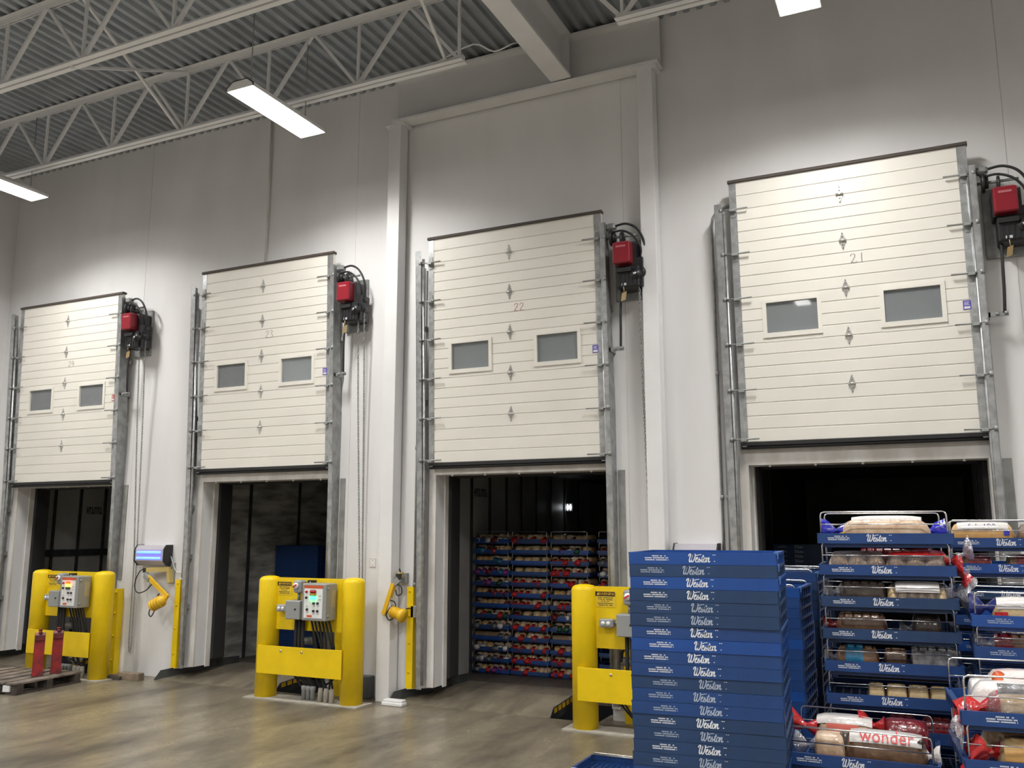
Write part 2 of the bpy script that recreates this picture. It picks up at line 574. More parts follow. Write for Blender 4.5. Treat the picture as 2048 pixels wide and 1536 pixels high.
column(-5.866, -5.690, 'white square steel column between the second and third dock doors')
column(-2.605, -2.435, 'white square steel column between the third door and the big right-hand door')
t = thing('header_beam', 'grey-white steel header beam spanning the two wall columns under the roof', 'beam', (0, 0, 7.018))
mb = MB()
mb.box(-5.80, -0.115, 0.0, -2.36, 0.085, 0.028)
mb.build('bottom_flange', M_STEELW, t)
MB().box(-5.80, 0.02, 0.028, -2.36, 0.04, 0.57).build('web', M_GIRDER, t)
MB().box(-5.80, -0.10, 0.57, -2.36, 0.085, 0.60).build('top_flange', M_STEELW, t)
t = thing('roof_girder', 'deep painted steel girder running from the header beam over the room', 'beam', (-3.50, 0, 7.06))
MB().box(-0.125, -16.9, 0, 0.125, -0.118, 0.03).build('bottom_flange', M_STEELW, t)
MB().box(-0.012, -16.9, 0.03, 0.012, 0.0, 0.53).build('web', M_GIRDER, t)
MB().box(-0.125, -16.9, 0.53, 0.125, -0.10, 0.555).build('top_flange', M_STEELW, t)
mb = MB()
mb.box(0.012, -0.16, 0.03, 0.12, -0.145, 0.53)
mb.build('stiffener', M_GIRDER, t)


def joist(y, xa, xb, ba, bb, label, phase):
    t = thing('roof_joist', label, 'joist', (0, y, 6.80), 0, 'open web roof joists')
    zt = ZR - 6.80 + 0.03
    mb = MB()
    for s in (-1, 1):
        mb.box(xa, s * 0.012, zt - 0.006, xb, s * 0.07, zt)
        mb.box(xa, s * 0.012, zt - 0.065, xb, s * 0.019, zt - 0.006)
    mb.build('top_chord', M_STEELW, t)
    mb = MB()
    for s in (-1, 1):
        mb.box(ba, s * 0.012, 0, bb, s * 0.07, 0.006)
        mb.box(ba, s * 0.012, 0.006, bb, s * 0.019, 0.065)
    mb.build('bottom_chord', M_STEELW, t)
    sp = 1.29
    k0 = math.ceil((ba - phase) / sp)
    x = phase + k0 * sp
    vert = MB().bar((0, 0, 0.03), (0, 0, zt - 0.02), 0.028, 0.028).mesh('web_vertical', M_STEELW)
    dl = MB().bar((0, 0, 0.03), (-sp / 2, 0, zt - 0.02), 0.036, 0.036).mesh('web_diagonal', M_STEELW)
    dr = MB().bar((0, 0, 0.03), (sp / 2, 0, zt - 0.02), 0.036, 0.036).mesh('web_diagonal', M_STEELW)
    while x <= bb + 0.01:
        for nm, me in (('web_vertical', vert), ('web_diagonal', dl), ('web_diagonal', dr)):
            if nm == 'web_diagonal' and not (xa < x + (sp / 2 if me is dr else -sp / 2) < xb):
                continue
            link(nm, me, t).location = (x, 0, 0)
        x += sp
    return t


ROWS = ['nearest the dock wall', 'second from the dock wall', 'third from the dock wall', 'fourth from the dock wall',
        'fifth from the dock wall', 'sixth from the dock wall', 'seventh from the dock wall', 'eighth from the dock wall', 'ninth from the dock wall']
for i in range(9):
    y = -1.35 - 1.69 * i
    joist(y, X0 + 0.02, -3.64, X0 + 0.1, -4.10, 'white open web steel joist left of the girder, ' + ROWS[i], -4.16 if i != 1 else -3.9)
    joist(y, -3.36, X1 - 0.02, -2.42, X1 - 0.1, 'white open web steel joist right of the girder, ' + ROWS[i], -2.36)
# cross bridging between the first two joists
for bx, w in ((-8.05, 'left of the hanging lamp'), (-4.25, 'beside the roof girder'), (-1.6, 'right of the roof girder')):
    t = thing('cross_bridging', 'crossed white steel bridging bars between roof joists, ' + w, 'brace', (bx, 0, 0), 0, 'bridging between the roof joists')
    MB().bar((0.12, -3.04, 6.79), (-0.02, -1.35, 7.62), 0.03, 0.03).build('brace_bar', M_STEELW, t)
    MB().bar((0.16, -3.04, 7.62), (-0.06, -1.35, 6.83), 0.03, 0.03).build('brace_bar', M_STEELW, t)
# long electrical conduit under the deck
mb = MB()
mb.tube([(-13.1, -1.20, 6.93), (-6.4, -1.20, 6.93), (-4.5, -1.20, 6.97)] + smooth_poly([(-4.5, -1.20, 6.97), (-4.1, -1.15, 7.10), (-3.9, -1.05, 7.02), (-3.72, -0.95, 7.12), (-3.64, -0.8, 7.2)], 4)[1:], 0.010, 6)
tag(mb.build('roof_cable', M_STEELW), 'thin pale cable running along the joist and sagging to the girder', 'cable')


# ------------------------------------------------------------------ lamps
def lamp(x, y, label):
    t = thing('high_bay_light', label, 'light', (x, y, LAMP_Z), 0, 'hanging high bay lights')
    L, W = 1.22, 0.36
    mb = MB()
    mb.prism([(-0.10, 0.10), (0.10, 0.10), (W / 2, 0.035), (W / 2, 0.0), (W / 2 - 0.008, 0.0), (W / 2 - 0.012, 0.03), (0.095, 0.09),
              (-0.095, 0.09), (-W / 2 + 0.012, 0.03), (-W / 2 + 0.008, 0.0), (-W / 2, 0.0), (-W / 2, 0.035)], -L / 2, L / 2, 'y')
    for s in (-1, 1):
        ya, yb = (-L / 2, -L / 2 + 0.008) if s < 0 else (L / 2 - 0.008, L / 2)
        mb.prism([(-W / 2, 0), (W / 2, 0), (W / 2, 0.035), (0.10, 0.10), (-0.10, 0.10), (-W / 2, 0.035)], ya, yb, 'y')
    mb.build('housing', M_WHITE, t)
    for k in range(4):
        tx = -0.126 + 0.084 * k
        MB().cyl((tx, -L / 2 + 0.03, 0.022), (tx, L / 2 - 0.03, 0.022), 0.026, 10).build('lamp_tube', M_LAMP, t)
    for s in (-1, 1):
        MB().tube([(0, s * 0.45, 0.10), (0, s * 0.45, ZR - LAMP_Z + 0.03)], 0.006, 5).build('hanger_wire', M_GALVD, t)
    ld = bpy.data.lights.new('lamp_light', 'AREA')
    ld.shape = 'RECTANGLE'
    ld.size, ld.size_y = W - 0.04, L - 0.05
    ld.energy = LAMP_WATTS if y > -4 else AISLE_WATTS
    ld.color = LAMP_COLOR
    ld.spread = LAMP_SPREAD
    lo = link('lamp_light', ld, t)
    lo.location = (0, 0, -0.012)


LL = ['glowing high bay lamp hanging above the second dock door', 'glowing high bay lamp at the far left edge near the roof',
      'glowing high bay lamp at the top edge above the big right-hand door', 'high bay lamp right of the big right-hand door',
      'high bay lamp over the aisle, far left', 'high bay lamp over the aisle, left of the middle', 'high bay lamp over the aisle near the viewer',
      'high bay lamp over the aisle, far right', 'high bay lamp of the back row, left', 'high bay lamp of the back row, middle', 'high bay lamp of the back row, right']
for (lx, ly), lb in zip(LAMPS, LL):
    lamp(lx, ly, lb)
# ------------------------------------------------------------------ dock door surrounds, seals, levelers
for i, d in enumerate((24, 23, 22, 21)):
    x0, zb = DX[d], DZ[d]
    mb = MB()
    mb.box(x0 + OX0 - 0.09, YW - 0.03, 0.17, x0 + OX0, YW, OZ + 0.16)
    mb.box(x0 + OX1, YW - 0.03, 0.12, x0 + OX1 + 0.09, YW, OZ + 0.16)
    mb.box(x0 + OX0, YW - 0.03, OZ, x0 + OX1, YW, OZ + 0.16)
    mb.box(x0 + OX0, YW - 0.03, OZ - 0.015, x0 + OX1, YW + 0.22, OZ)
    mb.box(x0 + OX0, YW + 0.17, 0.15, x0 + OX0 + 0.015, YW + 0.25, OZ - 0.015)
    for k in range(5):
        xx = x0 + 0.25 + 0.43 * k
        mb.cyl((xx, YW - 0.005, OZ - 0.035), (xx, YW - 0.005, OZ - 0.012), 0.013, 8)
    struct(mb.build('trim_%d' % (i + 1), M_TRIM))
    # dock seal
    t = thing('dock_seal', 'black foam dock seal pads around the truck opening of ' + DN[d], 'dock seal', (x0, 0.37, 0), 0, 'dock seals')
    for nm, (a, b) in (('side_pad', (OX0 - 0.12, OX0 + 0.045)), ('side_pad', (OX1 - 0.045, OX1 + 0.12))):
        MB().cbox(a, 0.0, 0.22, b, 0.25, 2.75, 0.02).build(nm, M_SEAL, t)
    MB().cbox(OX0 + 0.05, 0.0, OZ - 0.03, OX1 - 0.05, 0.25, 2.8, 0.02).build('head_pad', M_SEAL, t)
    # leveler: sloping deck, side skirt with hazard marks, flared curb plate
    t = thing('dock_leveler', 'dark steel dock leveler ramp rising into ' + DN[d], 'dock leveler', (x0, 0, 0), 0, 'dock levelers')
    mb = MB()
    mb.add([(-0.42, -0.06, 0.004), (1.53, -0.06, 0.004), (1.53, 0.62, 0.105), (-0.05, 0.62, 0.105),
            (-0.42, -0.06, -0.03), (1.53, -0.06, -0.03), (1.53, 0.62, 0.07), (-0.05, 0.62, 0.07)],
           [(0, 1, 2, 3), (7, 6, 5, 4), (0, 4, 5, 1), (1, 5, 6, 2), (2, 6, 7, 3), (3, 7, 4, 0)])
    mb.add([(-0.05, 0.62, 0.105), (1.53, 0.62, 0.105), (1.75, 1.05, 0.108), (0.0, 1.05, 0.108),
            (-0.05, 0.62, 0.085), (1.53, 0.62, 0.085), (1.75, 1.05, 0.10), (0.0, 1.05, 0.10)],
           [(0, 1, 2, 3), (7, 6, 5, 4), (0, 4, 5, 1), (1, 5, 6, 2), (2, 6, 7, 3), (3, 7, 4, 0)])
    mb.build('deck', M_FLOOR if d != 21 else M_DKSTEEL, t)
    mb = MB()
    mb.prism([(-0.055, -0.06), (-0.055, 0.01), (0.02, 0.085), (0.62, 0.125), (0.62, 0.04), (0.35, -0.02)], 1.53, 1.54, 'x')
    mb.build('side_skirt', M_DKSTEEL, t)
    for k in range(5):
        ya = 0.04 + 0.115 * k
        za = 0.05 + 0.066 * (ya - 0.04)
        mb = MB()
        mb.add([(1.5425, ya, za - 0.022), (1.5425, ya + 0.085, za - 0.018), (1.5425, ya + 0.085, za + 0.034), (1.5425, ya, za + 0.028)], [(0, 1, 2, 3)])
        mb.build('hazard_mark', M_YELP, t)
    mb = MB()
    pts = [(-0.44, -0.09), (-0.05, 0.60), (0.0, 1.0)]
    zz = [(0.0, 0.02), (0.105, 0.20), (0.107, 0.19)]
    mb.add([(-0.44, -0.09, 0.0), (-0.40, -0.02, 0.115), (-0.05, 0.60, 0.205), (0.0, 1.0, 0.20), (0.0, 1.0, 0.05), (-0.05, 0.60, 0.05),
            (-0.452, -0.083, 0.0), (-0.412, -0.013, 0.115), (-0.062, 0.607, 0.205), (-0.012, 1.0, 0.20), (-0.012, 1.0, 0.05), (-0.062, 0.607, 0.05)],
           [(0, 1, 2, 5), (5, 2, 3, 4), (11, 8, 7, 6), (10, 9, 8, 11), (0, 6, 7, 1), (1, 7, 8, 2), (2, 8, 9, 3)])
    mb.build('curb_plate', M_DKSTEEL, t)

# ------------------------------------------------------------------ sectional doors
SEC = [0.0, 0.52, 0.989, 1.458, 1.927, 2.396, 2.692]
TILT = 0.034
WINX = ((0.285, 0.825), (1.375, 1.915))
WINZ = (1.045, 1.410)


def rib_profile(z0, z1, n=4):
    f, b = 0.0, 0.045
    pr = [(b, z0 + 0.001), (f + 0.004, z0 + 0.001), (f, z0 + 0.006)]
    h = (z1 - z0) / n
    for k in range(1, n):
        zc = z0 + h * k
        pr += [(f, zc - 0.010), (f + 0.007, zc - 0.004), (f + 0.007, zc + 0.002), (f, zc + 0.004)]
    pr += [(f, z1 - 0.006), (f + 0.006, z1 - 0.001), (b, z1 - 0.001)]
    return pr


SEC_MESH = []
for k in range(6):
    z0, z1 = SEC[k], SEC[k + 1]
    mb = MB()
    nr = 2 if k == 5 else 4
    if k == 2:
        pr = rib_profile(z0, z1, nr)
        for a, b in ((0, WINX[0][0]), (WINX[0][1], WINX[1][0]), (WINX[1][1], DW)):
            mb.prism([(p[0], p[1] - z0) for p in pr], a, b, 'x')
        for a, b in WINX:
            mb.box(a, 0, 0.001, b, 0.045, WINZ[0] - z0)
            mb.box(a, 0, WINZ[1] - z0, b, 0.045, z1 - z0 - 0.001)
    else:
        mb.prism([(p[0], p[1] - z0) for p in rib_profile(z0, z1, nr)], 0, DW, 'x')
    SEC_MESH.append(mb.mesh('door_section', M_DOOR))
# centre hinge: diamond plate and knuckle
mb = MB()
mb.prism([(0, -0.092), (0.022, -0.03), (0.036, 0), (0.022, 0.03), (0, 0.092), (-0.022, 0.03), (-0.036, 0), (-0.022, -0.03)], -0.006, 0.001, 'y')
mb.cyl((-0.034, -0.014, 0), (0.034, -0.014, 0), 0.011, 8)
for zz in (-0.075, 0.075, -0.04, 0.04):
    mb.cyl((0, -0.011, zz), (0, 0, zz), 0.007, 6)
HINGE_MESH = mb.mesh('hinge', M_ZINC)
mb = MB()
mb.prism([(-0.02, -0.075), (0.02, -0.075), (0.034, 0), (0.02, 0.075), (-0.02, 0.075), (-0.034, 0)], -0.006, 0.001, 'y')
mb.box(-0.028, -0.05, -0.02, 0.028, -0.006, 0.004)
mb.cyl((-0.13, -0.038, 0.0), (0.15, -0.038, 0.0), 0.008, 8)
mb.cyl((-0.135, -0.038, 0), (-0.105, -0.038, 0), 0.026, 12)
ROLLER_L = mb.mesh('roller_bracket', M_GALVD)
mb = MB()
mb.prism([(-0.02, -0.075), (0.02, -0.075), (0.034, 0), (0.02, 0.075), (-0.02, 0.075), (-0.034, 0)], -0.006, 0.001, 'y')
mb.box(-0.028, -0.05, -0.02, 0.028, -0.006, 0.004)
mb.cyl((-0.17, -0.038, 0.0), (0.10, -0.038, 0.0), 0.008, 8)
mb.cyl((0.07, -0.038, 0), (0.10, -0.038, 0), 0.026, 12)
ROLLER_R = mb.mesh('roller_bracket', M_GALVD)

NUMS = {24: [[(0, .75), (.1, .95), (.3, .95), (.35, .7), (.15, .35), (0, .05), (.2, .1), (.42, .0)], [(.76, 1), (.68, .7), (.6, .46)], [(.6, .45), (1.04, .43)], [(.94, .85), (.88, .4), (.86, .0)]],
        23: [[(0, .75), (.1, .95), (.3, .95), (.35, .7), (.15, .35), (0, .05), (.2, .1), (.42, .0)], [(.6, .9), (.8, 1), (.95, .8), (.75, .55), (1, .3), (.85, .02), (.6, .08)]],
        22: [[(0, .75), (.1, .95), (.3, .95), (.35, .7), (.15, .35), (0, .05), (.2, .1), (.42, .0)], [(.6, .75), (.7, .95), (.88, .95), (.95, .7), (.75, .35), (.6, .05), (.8, .1), (1.02, .0)]],
        21: [[(0, .75), (.1, .95), (.3, .95), (.35, .7), (.2, .35), (.02, .05), (.1, .12), (.3, .05), (.5, .15)], [(.9, 1), (.88, .5), (.9, 0)]]}
for i, d in enumerate((24, 23, 22, 21)):
    door = struct(link('door_%d' % (i + 1), None))
    door.location = (DX[d], 0, DZ[d])
    door.rotation_euler = (TILT, 0, 0)
    door['label'] = 'raised cream sectional dock door with two windows, ' + DN[d].replace('the ', '')
    secs = []
    for k in range(6):
        s = link('door_section', SEC_MESH[k], door)
        s.location = (0, 0, SEC[k])
        secs.append(s)
    for k in range(1, 6):
        h = link('hinge', HINGE_MESH, secs[k])
        h.location = (DW / 2 - 0.03, 0, 0)
        r = link('roller_bracket', ROLLER_L, secs[k])
        r.location = (0.035, -0.005, 0)
        r = link('roller_bracket', ROLLER_R, secs[k])
        r.location = (DW - 0.045, -0.005, 0)
    for a in (0.035, DW - 0.045):
        r = link('bottom_bracket', ROLLER_L if a < 1 else ROLLER_R, secs[0])
        r.location = (a, -0.005, 0.03)
    # windows
    for a, b in WINX:
        fw = 0.035
        za, zc = WINZ[0] - SEC[2], WINZ[1] - SEC[2]
        mb = MB()
        mb.box(a - 0.012, -0.012, za - 0.012, b + 0.012, 0.02, za + fw)
        mb.box(a - 0.012, -0.012, zc - fw + 0.012, b + 0.012, 0.02, zc + 0.012)
        mb.box(a - 0.012, -0.012, za + fw, a + fw - 0.008, 0.02, zc - fw + 0.012)
        mb.box(b - fw + 0.008, -0.012, za + fw, b + 0.012, 0.02, zc - fw + 0.012)
        mb.build('window_frame', M_DOOR, secs[2])
        MB().box(a + 0.01, 0.012, za + 0.01, b - 0.01, 0.018, zc - 0.01).build('window_pane', M_GLASS, secs[2])
    # end stiles, top seal, bottom seal
    MB().box(0.0, -0.0035, 0, 0.072, 0.0, 2.69).build('end_stile', M_GALV, door)
    MB().box(DW - 0.085, -0.0035, 0, DW, 0.0, 2.69).build('end_stile', M_GALV, door)
    MB().prism([(-0.02, 2.688), (0.06, 2.688), (0.06, 2.715), (-0.005, 2.722), (-0.02, 2.705)], -0.01, DW + 0.01, 'x').build('top_seal', mat('brown_rubber_seal', (0.075, 0.06, 0.05), 0.7), door)
    mb = MB()
    mb.prism([(-0.012, -0.035), (0.05, -0.035), (0.05, 0.0), (-0.012, 0.0)], 0.0, DW, 'x')
    mb.tube([(0, 0.02, -0.05), (DW, 0.02, -0.05)], 0.02, 8)
    mb.build('bottom_seal', M_BLACK, door)
    # pencilled door number and maker sticker
    mb = MB()
    strokes(mb, NUMS[d], lambda a, b: (1.13 + a * 0.115, -0.0012, 1.69 + b * 0.095), 0.055, 4)
    for j in range(len(mb.v)):
        pass
    mb.build('pencilled_number', M_PENCIL if d != 22 else M_REDPENCIL, door)
    st = MB().box(2.062 if d != 24 else 2.07, -0.005, 1.13, 2.128, -0.001, 1.215).build('sticker', M_PURPLE if d != 24 else mat('red_sticker', (0.55, 0.06, 0.03), 0.4), door)
    mb = MB()
    mb.box(2.070, -0.0055, 1.137, 2.120, -0.005, 1.160)
    for k in range(3):
        mb.box(2.072, -0.0055, 1.172 + 0.012 * k, 2.116 - 0.008 * (k % 2), -0.005, 1.177 + 0.012 * k)
    mb.build('sticker_print', M_PRINTW, st)

    # ---------------- tracks
    for side in (0, 1):
        x = DX[d] + (-0.145 if side == 0 else DW + 0.055)
        nm = 'left' if side == 0 else 'right'
        t = thing('door_track', 'galvanised vertical lift track on the %s side of ' % nm + DN[d], 'door track', (x, 0, 0), 0, 'dock door tracks')
        yt = -TILT * (5.25 - DZ[d]) - 0.06
        zs = 0.15
        mb = MB()
        mb.prism([(0.118, zs), (0.03, zs), (-0.03, 2.5), (yt, 5.25), (yt + 0.11, 5.25), (0.118, 3.2)], -0.003, 0.003, 'x')
        mb.build('wall_angle', M_GALVD, t)
        sgn = 1 if side == 0 else -1
        mb = MB()
        a, b = (0.0, 0.07) if side == 0 else (-0.055, 0.0)
        for (ya, za, yb_, zb_) in ((0.03, zs, -0.03, 2.5), (-0.03, 2.5, yt, 5.25)):
            mb.add([(a, ya, za), (b, ya, za), (b, yb_, zb_), (a, yb_, zb_), (a, ya + 0.004, za), (b, ya + 0.004, za), (b, yb_ + 0.004, zb_), (a, yb_ + 0.004, zb_)],
                   [(0, 1, 2, 3), (7, 6, 5, 4), (0, 4, 5, 1), (1, 5, 6, 2), (2, 6, 7, 3), (3, 7, 4, 0)])
        mb.build('front_flange', M_GALV, t)
        mb = MB()
        o = 0.085 if side == 0 else -0.06
        mb.tube([(o, 0.015, 0.2), (o, -0.005, 2.5), (o, yt + 0.04, 5.15)], 0.018, 8)
        mb.build('roller_rail', M_GALV, t)
        for zz in (0.9, 1.55, 2.2, 3.4, 4.3):
            MB().box(-0.045 if side else 0.0, 0.06, zz, 0.0 if side else 0.045, 0.12, zz + 0.06).build('clip', M_GALV, t)
    # bolted plate beside the opening on the right
    t = tag(MB().box(DX[d] + DW + 0.075, 0.106, 1.25, DX[d] + DW + 0.15, 0.1195, 2.56).build('wear_plate', mat('grey_painted_plate', (0.33, 0.33, 0.315), 0.55, var=0.3, vscale=7)),
            'flat grey metal plate on the wall beside the opening of ' + DN[d], 'plate', 'plates beside the dock openings')

# ------------------------------------------------------------------ door openers
def chain_loop(mb, path, pitch=0.036, w=0.017, r=0.0042):
    # path: polyline; alternating stadium links
    pts = [Vector(p) for p in path]
    segs, L = [], 0
    for a, b in zip(pts[:-1], pts[1:]):
        segs.append((L, a, b))
        L += (b - a).length
    nl = int(L / pitch)
    for k in range(nl):
        s = (k + 0.5) * pitch
        for l0, a, b in reversed(segs):
            if s >= l0:
                t = (b - a).normalized()
                c = a + t * (s - l0)
                break
        ref = Vector((0, 1, 0)) if abs(t.y) < 0.8 else Vector((1, 0, 0))
        sd = t.cross(ref).normalized()
        if k % 2:
            sd = t.cross(sd).normalized()
        hl = pitch * 0.66
        ring = [c + t * (hl * u) + sd * (w / 2 * v) for u, v in ((-1, 0), (-0.75, 0.8), (0, 1), (0.75, 0.8), (1, 0), (0.75, -0.8), (0, -1), (-0.75, -0.8))]
        mb.tube(ring, r, 4, closed=True)


def opener(d):
    x, dz = DX[d] + DW, DZ[d] - 2.698
    t = thing('door_opener', 'black opener with red cover at upper right of ' + DN[d], 'door opener', (x, 0, 4.45), 0, 'dock door openers')
    # local x=0 at door right edge; z=0 at world 4.45
    MB().box(0.10, 0.085, -0.05, 0.42, 0.119, 0.62).build('mounting_plate', M_GALVD, t, 0.004)
    mb = MB()
    mb.cbox(0.19, -0.16, 0.03, 0.44, 0.085, 0.27, 0.015)
    mb.box(0.20, -0.19, 0.20, 0.36, -0.16, 0.245)
    mb.box(0.40, -0.12, 0.04, 0.47, 0.06, 0.36)
    for k in range(5):
        mb.box(0.21 + 0.045 * k, -0.168, 0.05, 0.228 + 0.045 * k, -0.16, 0.17)
    mb.build('motor_body', M_BLACKP, t)
    mb = MB()
    mb.cyl((0.40, -0.17, 0.17), (0.40, -0.02, 0.17), 0.062, 16)
    mb.cyl((0.40, -0.185, 0.17), (0.40, -0.17, 0.17), 0.03, 12)
    mb.build('motor_end', M_BLACKP, t)
    MB().cyl((0.40, -0.192, 0.17), (0.40, -0.185, 0.17), 0.018, 10).build('motor_cap', M_CHROME, t)
    MB().box(0.245, -0.163, 0.055, 0.315, -0.1595, 0.08).build('rating_plate', M_PRINTW, t)
    mb = MB()
    mb.box(0.165, -0.12, 0.28, 0.40, 0.085, 0.53)
    mb.build('control_case', M_BLACKP, t)
    mb = MB()
    mb.cbox(0.172, -0.235, 0.285, 0.363, -0.10, 0.525, 0.012)
    cv = mb.build('cover', M_RED, t)
    MB().box(0.212, -0.2375, 0.462, 0.318, -0.235, 0.482).build('maker_strip', mat('faint_pink_print', (0.46, 0.16, 0.17), 0.4), cv)
    mb = MB()
    mb.cyl((0.04, -0.06, 0.635), (0.40, -0.06, 0.635), 0.014, 10)
    mb.build('shaft', M_GALVD, t)
    mb = MB()
    mb.cyl((0.10, -0.06, 0.635), (0.125, -0.06, 0.635), 0.09, 18)
    mb.cyl((0.125, -0.06, 0.635), (0.155, -0.06, 0.635), 0.055, 14)
    mb.cyl((0.225, -0.06, 0.60), (0.245, -0.06, 0.60), 0.085, 18)
    mb.build('cable_drum', M_BLACKP, t)
    mb = MB()
    mb.cbox(0.05, -0.10, 0.72, 0.16, -0.01, 0.80, 0.02)
    mb.cyl((0.0, -0.05, 0.755), (0.06, -0.05, 0.755), 0.02, 10)
    mb.cbox(0.09, -0.09, 0.80 - 0.10, 0.15, -0.02, 0.72, 0.012)
    mb.build('junction_block', M_GALVD, t)
    h1 = smooth_poly([(0.15, -0.06, 0.765), (0.28, -0.08, 0.77), (0.40, -0.09, 0.70), (0.475, -0.08, 0.56), (0.48, -0.05, 0.40), (0.45, -0.03, 0.28)], 5)
    MB().tube(h1, 0.013, 8).build('hose', M_BLACK, t)
    h2 = smooth_poly([(0.12, -0.08, 0.69), (0.24, -0.10, 0.69), (0.36, -0.12, 0.62), (0.44, -0.11, 0.50), (0.44, -0.07, 0.40), (0.40, -0.04, 0.33)], 5)
    MB().tube(h2, 0.012, 8).build('hose', M_BLACK, t)
    mb = MB()
    mb.cyl((0.42, -0.10, 0.20), (0.42, 0.02, 0.20), 0.075, 16)
    mb.cyl((0.435, -0.07, 0.31), (0.435, 0.02, 0.31), 0.05, 14)
    mb.build('chain_wheel', M_BLACKP, t)
    cb = smooth_poly([(0.215, -0.08, 0.05), (0.205, -0.09, -0.2), (0.20, -0.08, -0.40), (0.19, -0.06, -0.60)], 4)
    MB().tube(cb, 0.014, 8).build('power_cable', M_BLACK, t)
    mb = MB()
    mb.box(0.06, -0.06, -0.625, 0.22, -0.045, -0.585)
    mb.box(0.06, -0.06, -0.625, 0.075, 0.118, -0.585)
    mb.cyl((0.13, -0.075, -0.605), (0.13, -0.03, -0.605), 0.016, 8)
    mb.cyl((0.20, -0.09, -0.605), (0.20, -0.03, -0.605), 0.018, 8)
    mb.build('cable_bracket', M_GALVD, t)
    mb = MB()
    mb.tube([(0.27, -0.17, 0.04), (0.275, -0.165, -0.02)], 0.003, 4)
    mb.add([(0.235, -0.165, -0.12), (0.285, -0.15, -0.10), (0.30, -0.155, -0.01), (0.25, -0.17, -0.03)], [(0, 1, 2, 3), (3, 2, 1, 0)])
    mb.build('paper_tag', M_TAN, t)
    # hand chain loop down the wall
    zb = -4.45 + 0.30
    xc = 0.46
    path = [(xc - 0.035, -0.11, 0.15), (xc - 0.04, -0.05, -1.0), (xc - 0.02, 0.05, -3.0), (xc - 0.025, 0.06, zb + 0.12), (xc - 0.015, 0.06, zb + 0.02), (xc, 0.06, zb),
            (xc + 0.015, 0.06, zb + 0.02), (xc + 0.025, 0.06, zb + 0.12), (xc + 0.015, 0.06, -3.0), (xc + 0.01, 0.0, -1.0), (xc + 0.02, -0.06, 0.15)]
    mb = MB()
    chain_loop(mb, path)
    mb.build('hand_chain', M_GALVD, t)
    return t


for d in (24, 23, 22, 21):
    opener(d)

# ------------------------------------------------------------------ trailers backed to the doors
def trailer(d, lining, label, posts, xl, y1=6.2, rail=None):
    t = thing('truck_trailer', label, 'trailer', (DX[d], 0.80, 0), 0, 'trailers backed up to the dock doors')
    w = 2.42
    mb = MB().box(xl - 0.05, 0, 0.0, xl + w + 0.05, y1, 0.10)
    mb.build('trailer_floor', M_WOODFLOOR, t)
    MB().box(xl - 0.05, 0, 0.1, xl, y1, 2.78).build('side_wall', lining, t)
    MB().box(xl + w, 0, 0.1, xl + w + 0.05, y1, 2.78).build('side_wall', lining, t)
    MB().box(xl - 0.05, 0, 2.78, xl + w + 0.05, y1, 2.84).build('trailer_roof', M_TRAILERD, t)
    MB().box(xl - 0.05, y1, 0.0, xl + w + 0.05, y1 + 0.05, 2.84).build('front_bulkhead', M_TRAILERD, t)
    pm = MB().box(0, -0.025, 0.1, 0.02, 0.025, 2.78).mesh('wall_post', M_DKSTEEL)
    for py in posts:
        link('wall_post', pm, t).location = (xl, py - 0.8, 0)
        link('wall_post', pm, t).location = (xl + w - 0.02, py - 0.8, 0)
    if rail:
        MB().box(xl, 0.02, rail - 0.055, xl + 0.025, y1, rail + 0.055).build('cargo_rail', M_DKSTEEL, t)
        sm = MB().box(xl + 0.02, 0, rail - 0.02, xl + 0.03, 0.02, rail + 0.02).mesh('rail_slot', M_BLACK)
    return t


def stencil(t, xl, y0, y1, z, hgt):
    """blurred dark stencilled characters on the left lining, too worn to read"""
    mb = MB()
    rnd = random.Random(3)
    n = 6
    w = (y1 - y0) / n
    for k in range(n):
        a = y0 + k * w
        for s in range(3):
            o = rnd.random() * w * 0.5
            if s == 0:
                q = [(a, z), (a + w * 0.22, z), (a + w * 0.22, z + hgt), (a, z + hgt)]
            elif s == 1:
                zz = z + hgt * rnd.choice((0.0, 0.42, 0.78))
                q = [(a, zz), (a + w * 0.75, zz), (a + w * 0.75, zz + hgt * 0.2), (a, zz + hgt * 0.2)]
            else:
                q = [(a + w * 0.5, z), (a + w * 0.72, z), (a + w * 0.3 + o, z + hgt), (a + w * 0.1 + o, z + hgt)]
            mb.add([(xl + 0.003, u, v) for u, v in q], [(0, 1, 2, 3)])
    mb.build('worn_stencil', M_PRINTK, t)


t = trailer(24, M_TRAILERC, 'dark trailer interior with framed wall panels behind the far-left door', [1.05, 1.53, 2.02, 2.5, 3.0, 3.6, 4.2], -0.36, rail=1.56)
stencil(t, -0.36, 0.86, 1.18, 2.20, 0.12)
t = trailer(23, M_TRAILERW, 'trailer interior with scuffed grey lining behind the second door from left', [1.0, 1.45, 2.58, 3.7, 4.8], -0.34)
t = trailer(22, M_TRAILERC, 'trailer interior with pale lining behind the third door from left', [1.64, 2.18, 2.72, 3.23, 3.8, 4.4, 5.0, 5.6], -0.31)
stencil(t, -0.31, 0.93, 1.32, 2.38, 0.11)
mb = MB()
for o in (0.0, 0.052):
    MB().lathe([(0.001, -0.055), (0.014, -0.042), (0.020, 0), (0.014, 0.042), (0.001, 0.055)], 10, c=(-0.27 + o, 4.25, 2.31)).build('marker_lamp', M_TRLAMP, t)
MB().box(-0.31, 4.262, 2.24, -0.18, 4.28, 2.38).build('lamp_bracket', M_DKSTEEL, t)
t = trailer(21, M_TRAILERD, 'black unlit trailer interior behind the big right-hand door', [1.0, 1.5, 2.0, 2.6, 3.2], -0.25)
